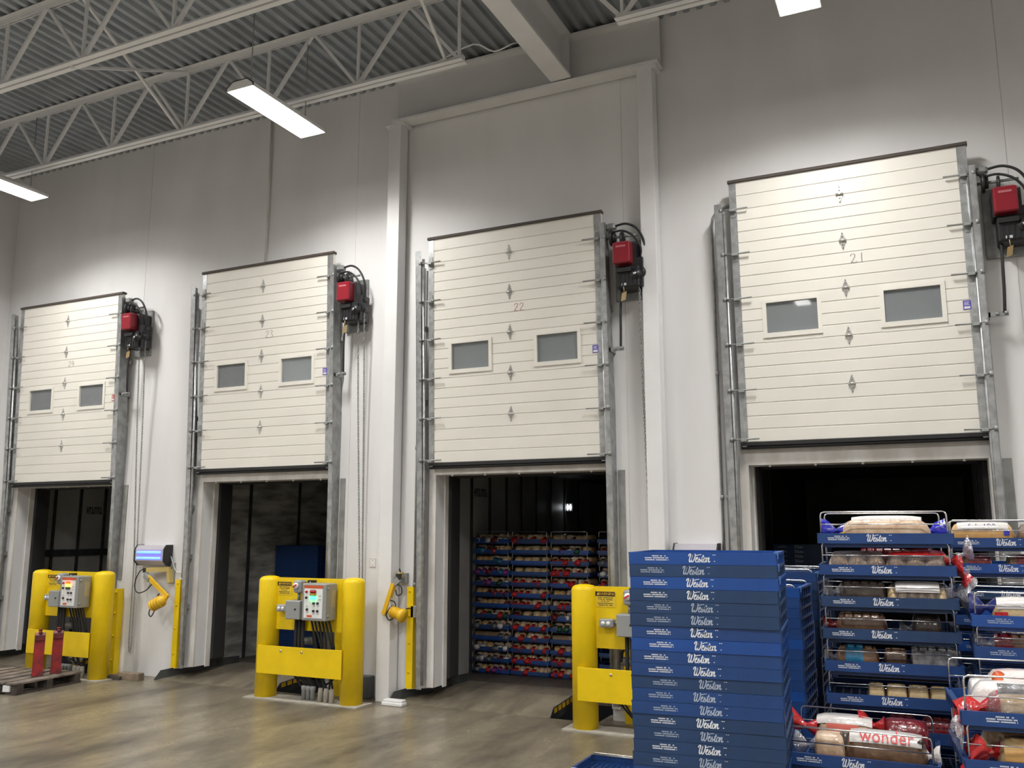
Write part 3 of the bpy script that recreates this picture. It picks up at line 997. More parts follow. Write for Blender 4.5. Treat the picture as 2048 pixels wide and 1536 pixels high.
# ------------------------------------------------------------------ yellow control guards
def guard(x, y, state, where):
    t = thing('control_guard', 'yellow bollard guard with dock control boxes ' + where, 'guard rail', (x, y, 0), 0, 'yellow control guards')
    S = 1.215
    pm = MB().lathe([(0.128, 0.0), (0.128, 1.335), (0.120, 1.358), (0.095, 1.378), (0.05, 1.388), (0.002, 1.391)], 28).mesh('post', M_YEL)
    for k in (0, 1):
        link('post', pm, t).location = (k * S, 0, 0)
    MB().box(0.10, -0.012, 0.775, S - 0.10, 0.012, 1.372).build('upper_panel', M_YEL, t)
    MB().box(-0.028, -0.145, 0.285, S - 0.045, -0.128, 0.60).build('lower_panel', M_YEL, t, 0.003)
    MB().box(-0.19, -0.175, 0.0, S + 0.19, 0.15, 0.012).build('base_pad', M_CONC, t)
    mb = MB()
    for xx, zz in ((0.32, 0.55), (0.62, 0.55)):
        mb.cyl((xx, -0.152, zz), (xx, -0.145, zz), 0.014, 8)
    mb.build('bolt', M_ZINC, t)
    # warning sign
    sg = MB().box(0.125, -0.016, 1.175, 0.335, -0.012, 1.325).build('warning_sign', mat('yellow_sign_face', (0.78, 0.55, 0.03), 0.45), t)
    MB().box(0.127, -0.018, 1.278, 0.333, -0.016, 1.322).build('sign_header', M_PRINTK, sg)
    o = link('sign_heading', text_mesh('sign_heading', '\u26a0 WARNING' if False else 'WARNING', 0.040, M_YELP), sg)
    o.location = (0.245, -0.0188, 1.300)
    o.rotation_euler = (PI / 2, 0, 0)
    mb = MB()
    mb.prism([(0.140, 1.288), (0.170, 1.288), (0.155, 1.314)], -0.0186, -0.018, 'y')
    mb.build('hazard_triangle', M_YELP, sg)
    body = 'Ensure trailer dock\nleveler is properly\nrestrained.\nRefer to owner manual\nfor instructions'
    mb = MB()
    rr = random.Random(5)
    for ln in range(5):
        zz = 1.262 - 0.018 * ln
        half = (0.075, 0.07, 0.04, 0.08, 0.07)[ln]
        xx = 0.23 - half
        while xx < 0.23 + half:
            w = rr.uniform(0.006, 0.011)
            if rr.random() > 0.14:
                mb.box(xx, -0.0168, zz - 0.004, xx + w * 0.7, -0.016, zz + (0.004 if rr.random() > 0.3 else 0.007))
            xx += w
    mb.build('sign_small_print', M_PRINTK, sg)
    # duplex outlet and its nipple
    ob = MB().cbox(0.19, -0.11, 0.985, 0.335, -0.012, 1.065, 0.01).build('outlet_box', M_GREYBOX, t)
    mb = MB()
    for k in (0, 1):
        mb.cyl((0.235 + 0.055 * k, -0.116, 1.025), (0.235 + 0.055 * k, -0.11, 1.025), 0.021, 12)
    mb.build('outlet_face', M_WHITE, ob)
    MB().cyl((0.335, -0.07, 1.03), (0.41, -0.07, 1.03), 0.014, 8).build('nipple', M_CHROME, t)
    # junction box
    jb = MB().cbox(0.40, -0.20, 0.915, 0.61, -0.012, 1.125, 0.008).build('junction_box', M_GREYBOX, t)
    MB().cyl((0.545, -0.206, 1.03), (0.545, -0.20, 1.03), 0.012, 8).build('knob', M_BLACK, jb)
    # disconnect switch
    sw = MB().cbox(0.45, -0.14, 1.205, 0.56, -0.012, 1.352, 0.018).build('disconnect_switch', M_GREYBOX, t)
    mb = MB()
    mb.cyl((0.505, -0.165, 1.29), (0.505, -0.14, 1.29), 0.034, 14)
    mb.build('switch_dial', M_WHITE, sw)
    MB().bar((0.475, -0.172, 1.275), (0.525, -0.172, 1.305), 0.01, 0.014).build('switch_handle', M_PRINTR, sw)
    MB().cyl((0.50, -0.08, 1.125), (0.50, -0.08, 1.205), 0.017, 8).build('conduit_stub', M_GALVD, t)
    ind = MB().box(0.61, -0.075, 1.215, 0.69, -0.012, 1.352).build('indicator_strip', M_BLACKP, t)
    for k, mm in enumerate((M_GREEN if state == 'green' else M_BLACK, M_BLACKP, M_BLACKP)):
        MB().cyl((0.65, -0.079, 1.325 - 0.04 * k), (0.65, -0.075, 1.325 - 0.04 * k), 0.012, 8).build('indicator_lamp', mm if k else M_GREYBOX, ind)
    # control box with printed face, lamps and buttons
    cb = MB().cbox(0.665, -0.235, 0.915, 1.0, -0.03, 1.325, 0.008).build('control_box', M_GREYBOX, t)
    MB().box(0.70, -0.239, 0.945, 0.955, -0.235, 1.275).build('face_label', M_WHITE, cb)
    MB().box(0.70, -0.241, 1.275, 0.955, -0.235, 1.305).build('label_header', M_ORANGE, cb)
    MB().box(0.745, -0.241, 0.955, 0.815, -0.239, 0.978).build('label_footer', M_ORANGE, cb)
    lens = [('signal_lamp', 1.24, M_REDLIT if state == 'amber' else M_REDOFF), ('signal_lamp', 1.207, M_AMBER if state == 'amber' else M_AMBEROFF),
            ('signal_lamp', 1.172, M_GREEN if state == 'green' else mat('green_signal_lens', (0.02, 0.10, 0.05), 0.25))]
    for nm, zz, mm in lens:
        MB().cbox(0.785, -0.262, zz - 0.016, 0.87, -0.238, zz + 0.016, 0.010).build(nm, mm, cb)
    for bx, bz in ((0.735, 1.235), (0.735, 1.17), (0.84, 1.11), (0.895, 1.11), (0.75, 1.04), (0.84, 1.025), (0.895, 1.025)):
        mb = MB()
        mb.cyl((bx, -0.256, bz), (bx, -0.239, bz), 0.0135, 10)
        mb.build('push_button', M_BLACK if bz < 1.2 else M_REDOFF, cb)
    mb = MB()
    for bx, bz in ((0.84, 1.11), (0.895, 1.11), (0.75, 1.04), (0.84, 1.025), (0.895, 1.025), (0.92, 1.22), (0.92, 1.18), (0.74, 1.10)):
        for k in range(3):
            mb.box(bx - 0.018, -0.2396, bz - 0.024 - 0.007 * k, bx + 0.018, -0.239, bz - 0.021 - 0.007 * k)
    mb.build('face_print', mat('grey_print', (0.35, 0.35, 0.36), 0.5), cb)
    mb = MB()
    for zz in (0.97, 1.27):
        MB().cyl((1.0, -0.20, zz), (1.018, -0.20, zz), 0.012, 8).build('side_latch', M_GALVD, cb)
    MB().box(1.0, -0.13, 1.06, 1.0015, -0.06, 1.25).build('side_sticker', mat('pale_sticker', (0.42, 0.38, 0.27), 0.6), cb)
    # thick conduits down from the junction box, cables from the control box
    for k in range(3):
        xx = 0.46 + 0.05 * k
        MB().tube(smooth_poly([(xx, -0.06, 0.92), (xx, -0.06, 0.6), (xx + 0.005, -0.04, 0.35), (xx + 0.14, 0.0, 0.16)], 4), 0.021, 8).build('conduit', M_BLACK, t)
    for k in range(6):
        xx = 0.70 + 0.05 * k
        e = 0.80 + 0.045 * (k % 3) if k < 3 else 0.86 + 0.05 * (k - 3)
        bow = 0.05 * math.sin(k * 1.9)
        MB().tube(smooth_poly([(xx, -0.10, 0.92), (xx + 0.02, -0.07, 0.78), (xx + 0.04 + bow * 0.5, -0.03, 0.55), (xx - 0.03 + bow, 0.02, 0.32), (e, 0.0, 0.14)], 4), 0.013, 6).build('cable', M_BLACK, t)
    for k, (a, b) in enumerate((((0.36, 0.05, 0.30), (0.62, 0.06, 0.13)), ((0.30, 0.10, 0.28), (0.66, 0.08, 0.11)), ((0.98, 0.08, 0.30), (0.60, 0.06, 0.22)))):
        a, b = Vector(a), Vector(b)
        MB().tube(smooth_poly([a, (a + b) / 2 + Vector((0, 0, -0.09)), b], 5), 0.011, 6).build('cable', M_BLACK, t)
    st = MB().lathe([(0.028, 0), (0.028, 0.11), (0.033, 0.115), (0.033, 0.15), (0.026, 0.155)], 12).mesh('conduit_stub', M_GREYBOX)
    st2 = MB().lathe([(0.03, 0), (0.03, 0.10), (0.024, 0.15)], 12).mesh('conduit_stub', M_CONC)
    for k in range(3):
        link('conduit_stub', st, t).location = (0.575 + 0.062 * k, -0.02, 0.012)
        link('conduit_stub', st2, t).location = (0.83 + 0.085 * k, -0.05 - 0.01 * k, 0.012)
    # hydraulic pump motor and hose loop seen between the panels
    mb = MB()
    mb.cyl((0.36, 0.14, 0.64), (0.54, 0.14, 0.64), 0.045, 14)
    mb.cyl((0.33, 0.14, 0.64), (0.36, 0.14, 0.64), 0.028, 12)
    mb.build('pump_motor', M_GALVD, t)
    MB().tube(smooth_poly([(0.34, 0.12, 0.64), (0.36, 0.10, 0.74), (0.45, 0.08, 0.79), (0.56, 0.08, 0.76), (0.62, 0.08, 0.62), (0.62, 0.06, 0.40)], 5), 0.016, 8).build('hose', M_BLACK, t)
    return t


guard(-11.215, -0.37, 'amber', 'showing an amber light at the far-left door')
guard(-7.214, -0.36, 'green', 'showing a green light beside the second door')
guard(-3.205, -0.36, 'off', 'half hidden by the tall blue tray stack')

# ------------------------------------------------------------------ yellow edge strips
for d, side in ((23, 0), (22, 0), (21, 0), (24, 1), (23, 1), (22, 1), (21, 1)):
    a = DX[d] + (-0.285 if side == 0 else 2.32)
    zb = 0.15 if side == 0 else 0.0
    t = thing('edge_guard', 'tall yellow steel edge strip on the %s of ' % ('left' if side == 0 else 'right') + DN[d], 'edge guard', (a, 0.0, zb), 0, 'yellow edge strips')
    mb = MB()
    mb.box(0, 0.03, 0, 0.085, 0.036, 1.13)
    mb.box(0.079, 0.036, 0, 0.085, 0.118, 1.13)
    mb.build('angle', M_YEL, t)
    mb = MB()
    for zz in (0.18, 0.5, 0.8, 1.08):
        mb.cyl((0.04, 0.022, zz), (0.04, 0.03, zz), 0.013, 8)
    mb.build('bolt', M_YEL, t)


# ------------------------------------------------------------------ insect light traps
def insect_trap(x, z, w, label):
    t = thing('insect_light_trap', label, 'insect trap', (x, YW, z), 0, 'insect light traps')
    prof = [(0.0, 0.0), (-0.09, 0.0), (-0.15, 0.06), (-0.15, 0.21), (-0.11, 0.265), (0.0, 0.265)]
    mb = MB()
    mb.prism([(p[0] - 0.0, p[1]) for p in prof], 0.015, w - 0.015, 'x')
    mb.build('shell', mat('brushed_trap_shell', (0.55, 0.53, 0.58), 0.35, 0.3), t)
    for a in (0.0, w - 0.014):
        MB().prism([(0.0, -0.008), (-0.095, -0.008), (-0.158, 0.056), (-0.158, 0.215), (-0.115, 0.272), (0, 0.272)], a, a + 0.014, 'x').build('end_plate', M_BLACKP, t)
    MB().box(0.05, -0.153, 0.07, w - 0.05, -0.15, 0.20).build('front_panel', M_UVGLOW, t)
    for zz in (0.095, 0.172):
        mb = MB()
        mb.cyl((0.06, -0.158, zz), (w - 0.06, -0.158, zz), 0.016, 10)
        mb.build('lamp_tube', M_UV, t)
    MB().tube(smooth_poly([(w, -0.03, 0.12), (w + 0.06, -0.02, -0.02), (w + 0.12, -0.015, -0.09), (w + 0.24, -0.012, -0.09)], 4), 0.006, 5).build('cord', M_WHITE, t)


insect_trap(-9.87, 1.46, 0.55, 'insect light trap with glowing blue tubes on the wall right of the far-left door')
insect_trap(-2.37, 1.525, 0.455, 'insect light trap peeking out above the tall blue tray stack')


# ------------------------------------------------------------------ dock loading lights
def cord(pts, t, r=0.0075):
    MB().tube(smooth_poly(pts, 5), r, 6).build('cord', M_BLACK, t)


t = thing('dock_light', 'folded yellow dock light arm and lamp under the blue insect trap', 'dock light', (-9.31, YW, 1.43), 0, 'swing-arm dock lights')
MB().box(-0.06, -0.02, -0.20, 0.06, 0.0, 0.06).build('wall_bracket', M_GREYBOX, t)
MB().bar((0.02, -0.06, -0.02), (-0.30, -0.16, -0.03), 0.05, 0.06).build('arm', mat('faded_yellow_arm', (0.55, 0.42, 0.14), 0.5), t)
MB().bar((0.0, -0.05, -0.02), (0.04, -0.06, -0.20), 0.05, 0.07).build('arm', mat('faded_yellow_arm', (0.55, 0.42, 0.14), 0.5), t)
MB().box(-0.34, -0.19, -0.065, -0.29, -0.12, -0.005).build('joint', M_BLACKP, t)
MB().bar((-0.30, -0.17, -0.10), (-0.18, -0.20, -0.16), 0.06, 0.06).build('elbow', M_GREYBOX, t)
MB().bar((-0.22, -0.20, -0.12), (0.20, -0.24, -0.37), 0.03, 0.052).build('arm', M_YELP, t)
hd = MB().tube([(0.16, -0.25, -0.38), (0.10, -0.25, -0.42), (0.02, -0.25, -0.46), (-0.06, -0.25, -0.49)], [0.04, 0.07, 0.072, 0.05], 14).build('lamp_head', M_YELP, t)
mb = MB()
for k in range(4):
    c = Vector((0.10 - 0.045 * k, -0.25, -0.42 - 0.02 * k))
    mb.tube([c, c + Vector((-0.012, 0, -0.006))], 0.079, 14)
mb.build('cooling_fin', M_YELP, hd)
cord([(-0.26, -0.16, -0.0), (-0.40, -0.18, -0.05), (-0.46, -0.2, -0.22), (-0.40, -0.2, -0.33), (-0.25, -0.2, -0.30), (-0.13, -0.2, -0.20)], t)
cord([(0.02, -0.22, -0.33), (-0.08, -0.22, -0.45), (-0.14, -0.22, -0.58), (-0.10, -0.22, -0.63), (-0.03, -0.23, -0.55), (0.02, -0.23, -0.45)], t)
cord([(0.02, -0.22, -0.33), (0.0, -0.22, -0.42), (0.05, -0.24, -0.45), (0.11, -0.24, -0.43)], t)

t = thing('dock_light', 'yellow dock light with drooping arm on the wall left of the third door', 'dock light', (-5.60, YW, 1.37), 0, 'swing-arm dock lights')
MB().box(-0.07, -0.05, -0.05, 0.03, 0.0, 0.06).build('wall_bracket', M_GREYBOX, t)
MB().bar((-0.03, -0.07, 0.05), (-0.01, -0.16, 0.03), 0.05, 0.06).build('arm', mat('faded_yellow_arm', (0.55, 0.42, 0.14), 0.5), t)
MB().box(-0.03, -0.19, 0.0, 0.02, -0.14, 0.06).build('joint', M_BLACKP, t)
MB().bar((0.0, -0.16, 0.0), (-0.07, -0.17, -0.06), 0.06, 0.07).build('elbow', M_GREYBOX, t)
MB().bar((-0.06, -0.18, -0.05), (-0.17, -0.20, -0.40), 0.045, 0.06).build('arm', M_YELP, t)
hd = MB().tube([(-0.08, -0.22, -0.36), (-0.03, -0.22, -0.37), (0.04, -0.22, -0.39), (0.08, -0.22, -0.40), (0.11, -0.22, -0.41)], [0.035, 0.058, 0.06, 0.078, 0.082], 14).build('lamp_head', M_YELP, t)
mb = MB()
for k in range(5):
    c = Vector((-0.05 + 0.025 * k, -0.22, -0.365 - 0.006 * k))
    mb.tube([c, c + Vector((0.008, 0, -0.002))], 0.067, 14)
mb.build('cooling_fin', M_YELP, hd)
cord([(-0.06, -0.05, 0.05), (-0.04, -0.10, 0.11), (0.01, -0.15, 0.08)], t)
cord([(-0.03, -0.18, -0.06), (0.05, -0.2, -0.08), (0.06, -0.2, -0.16), (0.0, -0.2, -0.18), (-0.02, -0.2, -0.12)], t)
cord([(-0.09, -0.2, -0.24), (-0.03, -0.2, -0.26), (-0.02, -0.2, -0.32), (-0.07, -0.2, -0.30)], t)
cord([(-0.08, -0.22, -0.32), (-0.13, -0.22, -0.40), (-0.09, -0.22, -0.46), (-0.02, -0.22, -0.43)], t)
cord([(0.06, -0.18, -0.36), (0.10, -0.1, -0.33), (0.14, -0.06, -0.35)], t)
tag(MB().cbox(-5.49, 0.03, 0.93, -5.41, 0.119, 1.07, 0.008).build('switch_box', M_GREYBOX), 'small grey electrical box beside the drooping yellow dock light', 'electrical box')


# ------------------------------------------------------------------ conduits
def pipe(pts, label, cl=(), r=0.014, m=None):
    t = thing('conduit', label, 'conduit', pts[0], 0, 'wall conduits')
    o = Vector(pts[0])
    MB().tube([Vector(p) - o for p in pts], r, 8).build('pipe', m or M_GALVD, t)
    for z in cl:
        k = min(range(len(pts) - 1), key=lambda i: abs((pts[i][2] + pts[i + 1][2]) / 2 - z))
        a, b = Vector(pts[k]), Vector(pts[k + 1])
        f = (z - a.z) / (b.z - a.z) if abs(b.z - a.z) > 1e-6 else 0
        p = a.lerp(b, min(max(f, 0), 1)) - o
        MB().cyl(p - Vector((0, 0, 0.025)), p + Vector((0, 0, 0.025)), r * 1.45, 8).build('coupling', m or M_GALVD, t)


pipe([(-5.48, 0.10, 0.20), (-5.48, 0.10, 5.2)], 'left one of the twin conduits beside the third door', (1.3, 2.9, 3.5))
pipe([(-5.40, 0.085, 1.26), (-5.40, 0.085, 5.1)], 'right one of the twin conduits beside the third door', (1.4, 3.4))
pipe([(-1.88, 0.10, 0.3), (-1.88, 0.10, 5.10), (-1.865, 0.10, 5.20), (-1.82, 0.10, 5.27), (-1.72, 0.09, 5.30), (-1.60, 0.07, 5.31)], 'outer conduit with bent top left of the big right-hand door', (2.25, 3.52))
pipe([(-1.815, 0.085, 0.3), (-1.815, 0.085, 5.0), (-1.80, 0.085, 5.10), (-1.76, 0.07, 5.15)], 'inner conduit with bent top left of the big right-hand door', (2.25, 3.52))
pipe([(-9.10, 0.10, 1.3), (-9.10, 0.10, 5.0)], 'single conduit left of the second door', (2.4, 3.6))
pipe([(-12.83, 0.10, 0.2), (-12.83, 0.10, 5.1)], 'single conduit left of the far-left door', (2.4, 3.6))
pipe([(-7.93, 0.095, 5.45), (-7.93, 0.095, 7.6)], 'lone conduit rising from the second door to the roof', (5.5,), 0.017, M_TRIM)

# ------------------------------------------------------------------ small items along the wall
t = thing('kick_plate', 'dark grey box at the foot of the wall behind the middle yellow guard', 'cover box', (-6.16, 0.0, 0))
MB().cbox(0, 0.0, 0, 0.15, 0.118, 0.25, 0.006).build('cover', mat('slate_grey_cover', (0.10, 0.11, 0.12), 0.6), t)
MB().box(0.01, -0.003, 0.01, 0.14, 0.0, 0.235).build('front_lid', mat('slate_grey_cover', (0.10, 0.11, 0.12), 0.6), t)
t = thing('floor_curb', 'short white curb rail on the floor at the foot of the left column', 'curb', (-5.68, -0.24, 0))
MB().cbox(0, 0, 0, 0.27, 0.11, 0.04, 0.008).build('lower_rail', M_STEELW, t)
MB().cbox(0.01, 0.02, 0.04, 0.26, 0.11, 0.065, 0.006).build('upper_rail', M_STEELW, t)
t = thing('wall_plate', 'small white blank plate on the wall above the middle yellow guard', 'wall plate', (-6.12, 0.112, 1.49))
MB().box(0, 0, 0, 0.085, 0.008, 0.10).build('plate', M_WHITE, t)
mb = MB()
for (a, b, c, e) in ((0, 0, 0.085, 0.004), (0, 0.096, 0.085, 0.10), (0, 0, 0.004, 0.1), (0.081, 0, 0.085, 0.1), (0.038, 0.07, 0.047, 0.085), (0.038, 0.015, 0.047, 0.03)):
    mb.box(a, -0.001, b, c, 0, e)
mb.build('rim_print', mat('faded_red_print', (0.45, 0.30, 0.28), 0.6), t)
t = thing('timber_block', 'stained timber chocks on the floor beside the far-left guard', 'timber', (-9.93, -0.33, 0), 0.06)
MB().box(0.0, 0.02, 0, 0.24, 0.12, 0.045).build('timber', M_PALLET, t, 0.004)
MB().box(0.18, 0.06, 0.0, 0.52, 0.16, 0.09).build('timber', mat('weathered_timber', (0.27, 0.21, 0.15), 0.8, var=0.4, vscale=9), t, 0.004)

# pallet with two spare red forks
t = thing('pallet', 'black stained pallet on the floor in front of the far-left guard', 'pallet', (-11.12, -1.72, 0), math.radians(6))
for k in range(3):
    MB().box(0, 0.02 + 0.43 * k, 0.018, 1.22, 0.11 + 0.43 * k, 0.115).build('stringer', M_PALLET, t)
for k in range(6):
    MB().box(0.0 + 0.212 * k, 0, 0.116, 0.16 + 0.212 * k, 0.99, 0.136).build('top_board', M_PALLETTOP, t)
for k in range(3):
    MB().box(0.0 + 0.53 * k, 0, 0, 0.16 + 0.53 * k, 0.99, 0.018).build('bottom_board', M_PALLET, t)
MB().box(1.02, -0.004, 0.035, 1.12, 0.018, 0.105).build('white_sticker', M_WHITE, t)
mb = MB()
mb.cyl((0.93, 0.016, 0.07), (0.93, -0.006, 0.07), 0.04, 14)
mb.build('round_cap', M_GALV, t)


def fork(x, y, rz, label):
    t = thing('fork_tine', label, 'fork tine', (x, y, 0.137), rz, 'spare forks on the pallet')
    MB().prism([(0, 0.0), (0.05, 0.0), (0.052, 0.52), (0.03, 0.53), (0, 0.52)], -0.06, 0.06, 'y').build('shank', M_REDOLD, t, 0.006)
    mb = MB()
    mb.prism([(0.05, 0.0), (-0.60, 0.0), (-0.60, 0.012), (0.0, 0.045), (0.05, 0.05)], -0.064, 0.064, 'y')
    mb.build('blade', M_PALLET, t)
    mb = MB()
    mb.prism([(0.05, 0.44), (0.085, 0.44), (0.085, 0.50), (0.05, 0.53)], -0.055, 0.055, 'y')
    mb.cyl((0.06, 0, 0.50), (0.06, 0, 0.56), 0.018, 8)
    mb.cyl((0.06, 0, 0.56), (0.06, 0, 0.572), 0.026, 8)
    mb.build('top_hook', M_REDOLD, t)


fork(-10.18, -1.12, math.radians(-38), 'worn red fork standing on the pallet, the nearer of two')
fork(-10.17, -0.87, math.radians(-38), 'worn red fork standing on the pallet, the one closer to the guard')
# ------------------------------------------------------------------ bread trays
TH = 0.076          # tray height


def tray_meshes(W, D):
    mb = MB()
    zi = 0.021
    # front and back walls with a lip, inset skirt below
    for (ya, yb) in ((0.0, 0.010), (D - 0.010, D)):
        mb.box(0.004, ya, zi, W - 0.004, yb, TH - 0.006)
        mb.box(0.0, ya, TH - 0.006, W, yb, TH)
    mb.box(0.024, 0.023, 0.0, W - 0.024, 0.031, zi + 0.008)
    mb.box(0.024, D - 0.031, 0.0, W - 0.024, D - 0.023, zi + 0.008)
    # side walls: corner blocks, recessed middle, ribs
    for sx in (0, 1):
        def bx(a, ya, za, b, yb, zb):
            if sx:
                mb.box(W - b, ya, za, W - a, yb, zb)
            else:
                mb.box(a, ya, za, b, yb, zb)
        bx(0.0, 0.010, zi, 0.012, 0.05, TH)
        bx(0.0, D - 0.05, zi, 0.012, D - 0.010, TH)
        bx(0.014, 0.05, zi, 0.022, D - 0.05, TH - 0.012)
        bx(0.0, 0.05, TH - 0.012, 0.022, D - 0.05, TH)
        for k in range(5):
            yy = 0.09 + (D - 0.18) * k / 4
            bx(0.002, yy - 0.006, zi, 0.014, yy + 0.006, TH - 0.012)
        bx(0.024, 0.031, 0.0, 0.032, D - 0.031, zi + 0.008)
    body = mb
    mb = MB()
    nx, ny = 15, 12
    for k in range(nx):
        x = 0.03 + (W - 0.06) * k / (nx - 1)
        mb.box(x - 0.005, 0.018, 0.012, x + 0.005, D - 0.018, 0.021)
    for k in range(ny):
        y = 0.03 + (D - 0.06) * k / (ny - 1)
        mb.box(0.018, y - 0.005, 0.011, W - 0.018, y + 0.005, 0.0205)
    grid = mb
    return body, grid


def wire_bail(W, h, y, f=0.42):
    r, z0 = 0.0042, 0.030
    zt = TH + h
    c = 0.018
    pts = [(0.022, y, z0), (0.022, y, zt - c), (0.022 + c * 0.3, y, zt - c * 0.3), (0.022 + c, y, zt), (W - 0.03 - c, y, zt), (W - 0.03 - c * 0.3, y, zt - c * 0.3), (W - 0.03, y, zt - c), (W - 0.03, y, z0)]
    mb = MB().tube(pts, r, 6)
    mb.tube([(0.022, y - 0.003, TH + h * f), (W - 0.03, y - 0.003, TH + h * f)], 0.003, 5)
    return mb


LOGO = [[(0.0, .25), (.02, .33), (.07, .355), (.085, .30), (.055, .16), (.05, .04), (.085, .0), (.13, .08), (.165, .22), (.175, .33)],
        [(.175, .33), (.15, .16), (.155, .03), (.195, .0), (.25, .09), (.285, .22), (.29, .33), (.26, .36)],
        [(.29, .325), (.35, .285), (.42, .315), (.50, .32), (.55, .335)],
        [(.325, .095), (.385, .135), (.405, .185), (.37, .21), (.33, .13), (.335, .03), (.38, .0), (.435, .05), (.485, .19)],
        [(.485, .20), (.49, .13), (.525, .07), (.51, .01), (.46, .005), (.44, .03)],
        [(.53, .04), (.575, .10), (.62, .21)], [(.645, .31), (.60, .10), (.605, .01), (.645, .01), (.675, .06)], [(.565, .205), (.69, .235)],
        [(.745, .195), (.69, .15), (.675, .05), (.715, .0), (.765, .05), (.78, .15), (.745, .195), (.80, .185)],
        [(.83, .20), (.80, .0)], [(.81, .07), (.865, .185), (.90, .185), (.885, .06), (.905, .0), (.96, .05)]]


def logo_mesh(m, x, sc):
    mb = MB()
    strokes(mb, LOGO, lambda a, b: (x + (a + 0.12 * b) * sc, -0.0012, 0.033 + b * sc), 0.036, 3)
    for a, b in ((1.08, .30), (1.16, .30), (1.13, .03)):
        mb.box(x + a * sc, -0.0012, 0.033 + b * sc, x + (a + 0.05) * sc, -0.0004, 0.033 + (b + 0.03) * sc)
    return mb.mesh('lettering', m)


def print_mesh(m, x, sc):
    mb = MB()
    rr = random.Random(11)
    for ln, (o, w) in enumerate(((0.10, 0.075), (0.0, 0.135), (0.005, 0.13))):
        xx = x + o * 0.35 * sc
        end = xx + w * 0.83 * sc
        zz = TH - 0.016 - 0.0092 * ln * sc
        while xx < end:
            w2 = rr.uniform(0.0022, 0.0042) * sc
            if rr.random() > 0.12:
                mb.box(xx, -0.0010, zz - 0.0026 * sc, xx + w2, -0.0002, zz + 0.0026 * sc)
            xx += w2 + 0.0016 * sc
    return mb.mesh('fine_print', m)


TRAY = {}
for key, (W_, D_) in {'near': (0.68, 0.56), 'short': (0.54, 0.68), 'wide': (0.80, 0.60)}.items():
    b_, g_ = tray_meshes(W_, D_)
    TRAY[key] = dict(W=W_, D=D_, body=[b_.mesh('tray_body', bm_) for bm_ in BLUES], grid=[g_.mesh('base_grid', bm_) for bm_ in BLUES],
                     bail={})
LOGOS = [logo_mesh(M_PRINTW, 0.252, 0.105), logo_mesh(M_PRINTD, 0.252, 0.105)]
PRINTS = [print_mesh(M_PRINTW, 0.055, 1.0), print_mesh(M_PRINTD, 0.055, 1.0)]
TAB = MB().box(0.671, 0.03, 0.05, 0.684, 0.055, TH + 0.008).mesh('corner_tab', M_TRAYTAB)


def tray(loc, rz, blue, label, group, key='near', bail=0.0, logo=None, shift=0.0, fine=True, grid=True, back_bail=True, tab=False):
    T = TRAY[key]
    t = thing('bread_tray', label, 'tray', loc, rz, group)
    link('tray_body', T['body'][blue], t)
    if grid:
        link('base_grid', T['grid'][blue], t)
    if bail:
        kk = round(bail, 3)
        if kk not in T['bail']:
            T['bail'][kk] = [wire_bail(T['W'], bail, 0.016).mesh('wire_bail', M_CHROME), wire_bail(T['W'], bail, T['D'] - 0.016).mesh('wire_bail', M_CHROME)]
        link('wire_bail', T['bail'][kk][0], t)
        if back_bail:
            link('wire_bail', T['bail'][kk][1], t)
    if logo is not None:
        link('lettering', LOGOS[logo], t).location = (shift, 0, 0)
        if fine:
            link('fine_print', PRINTS[logo], t).location = (shift * 0.8, 0, 0)
    if tab:
        link('corner_tab', TAB, t)
    return t


def rot(x, y, a):
    return (x * math.cos(a) - y * math.sin(a), x * math.sin(a) + y * math.cos(a))


def dolly(x, y, rz, h, label):
    t = thing('tray_dolly', label, 'dolly', (x, y, 0), rz, 'dollies under the tray stacks')
    MB().box(0.01, 0.01, h - 0.035, 0.67, 0.55, h - 0.002).build('platform', BLUES[2], t, 0.004)
    wm = MB()
    wm.cyl((-0.012, 0, 0), (0.012, 0, 0), (h - 0.04) * 0.45, 14)
    wh = wm.mesh('wheel', M_BLACK)
    for wx in (0.08, 0.60):
        for wy in (0.08, 0.48):
            link('wheel', wh, t).location = (wx, wy, (h - 0.04) * 0.45)
            MB().box(wx - 0.03, wy - 0.03, (h - 0.04) * 0.92, wx + 0.03, wy + 0.03, h - 0.035).build('caster_plate', M_GALVD, t)


rnd = random.Random(21)
TINTW = ['bright', 'medium', 'dull']
# --- tall nested stack in front
RA = math.radians(5)
seqA = [0, 2, 0, 2, 2, 2, 1, 0, 1, 1, 2, 1, 1, 2, 2, 2, 2, 1, 2, 1]
jx = [.0, -.03, -.018, -.012, .003, .003, -.008, .012, -.02, .005, .03, .0, .03, .012, .022, .012, .02, .03, .02]
fd = [0, 1, 0, 0, 1, 1, 0, 0, 0, 0, 1, 1, 1, 0, 1, 0, 1, 1, 0]
for k in range(32):
    b = seqA[k] if k < len(seqA) else rnd.choice((1, 2))
    z = 1.744 - 0.0562 * k
    off = rnd.uniform(-0.004, 0.004)
    tray((-1.31 + off, -4.78 + rnd.uniform(-0.003, 0.003), max(z, 0.001)), RA + rnd.uniform(-0.004, 0.004), b,
         '%s blue empty tray, %s of the tall nested stack in front' % (TINTW[b], nth(k)), 'nested trays of the tall front stack',
         logo=fd[k] if k < len(fd) else 1, shift=0.03 + (jx[k] if k < len(jx) else 0), grid=(k < 2), tab=(k in (0, 1, 2, 3)))
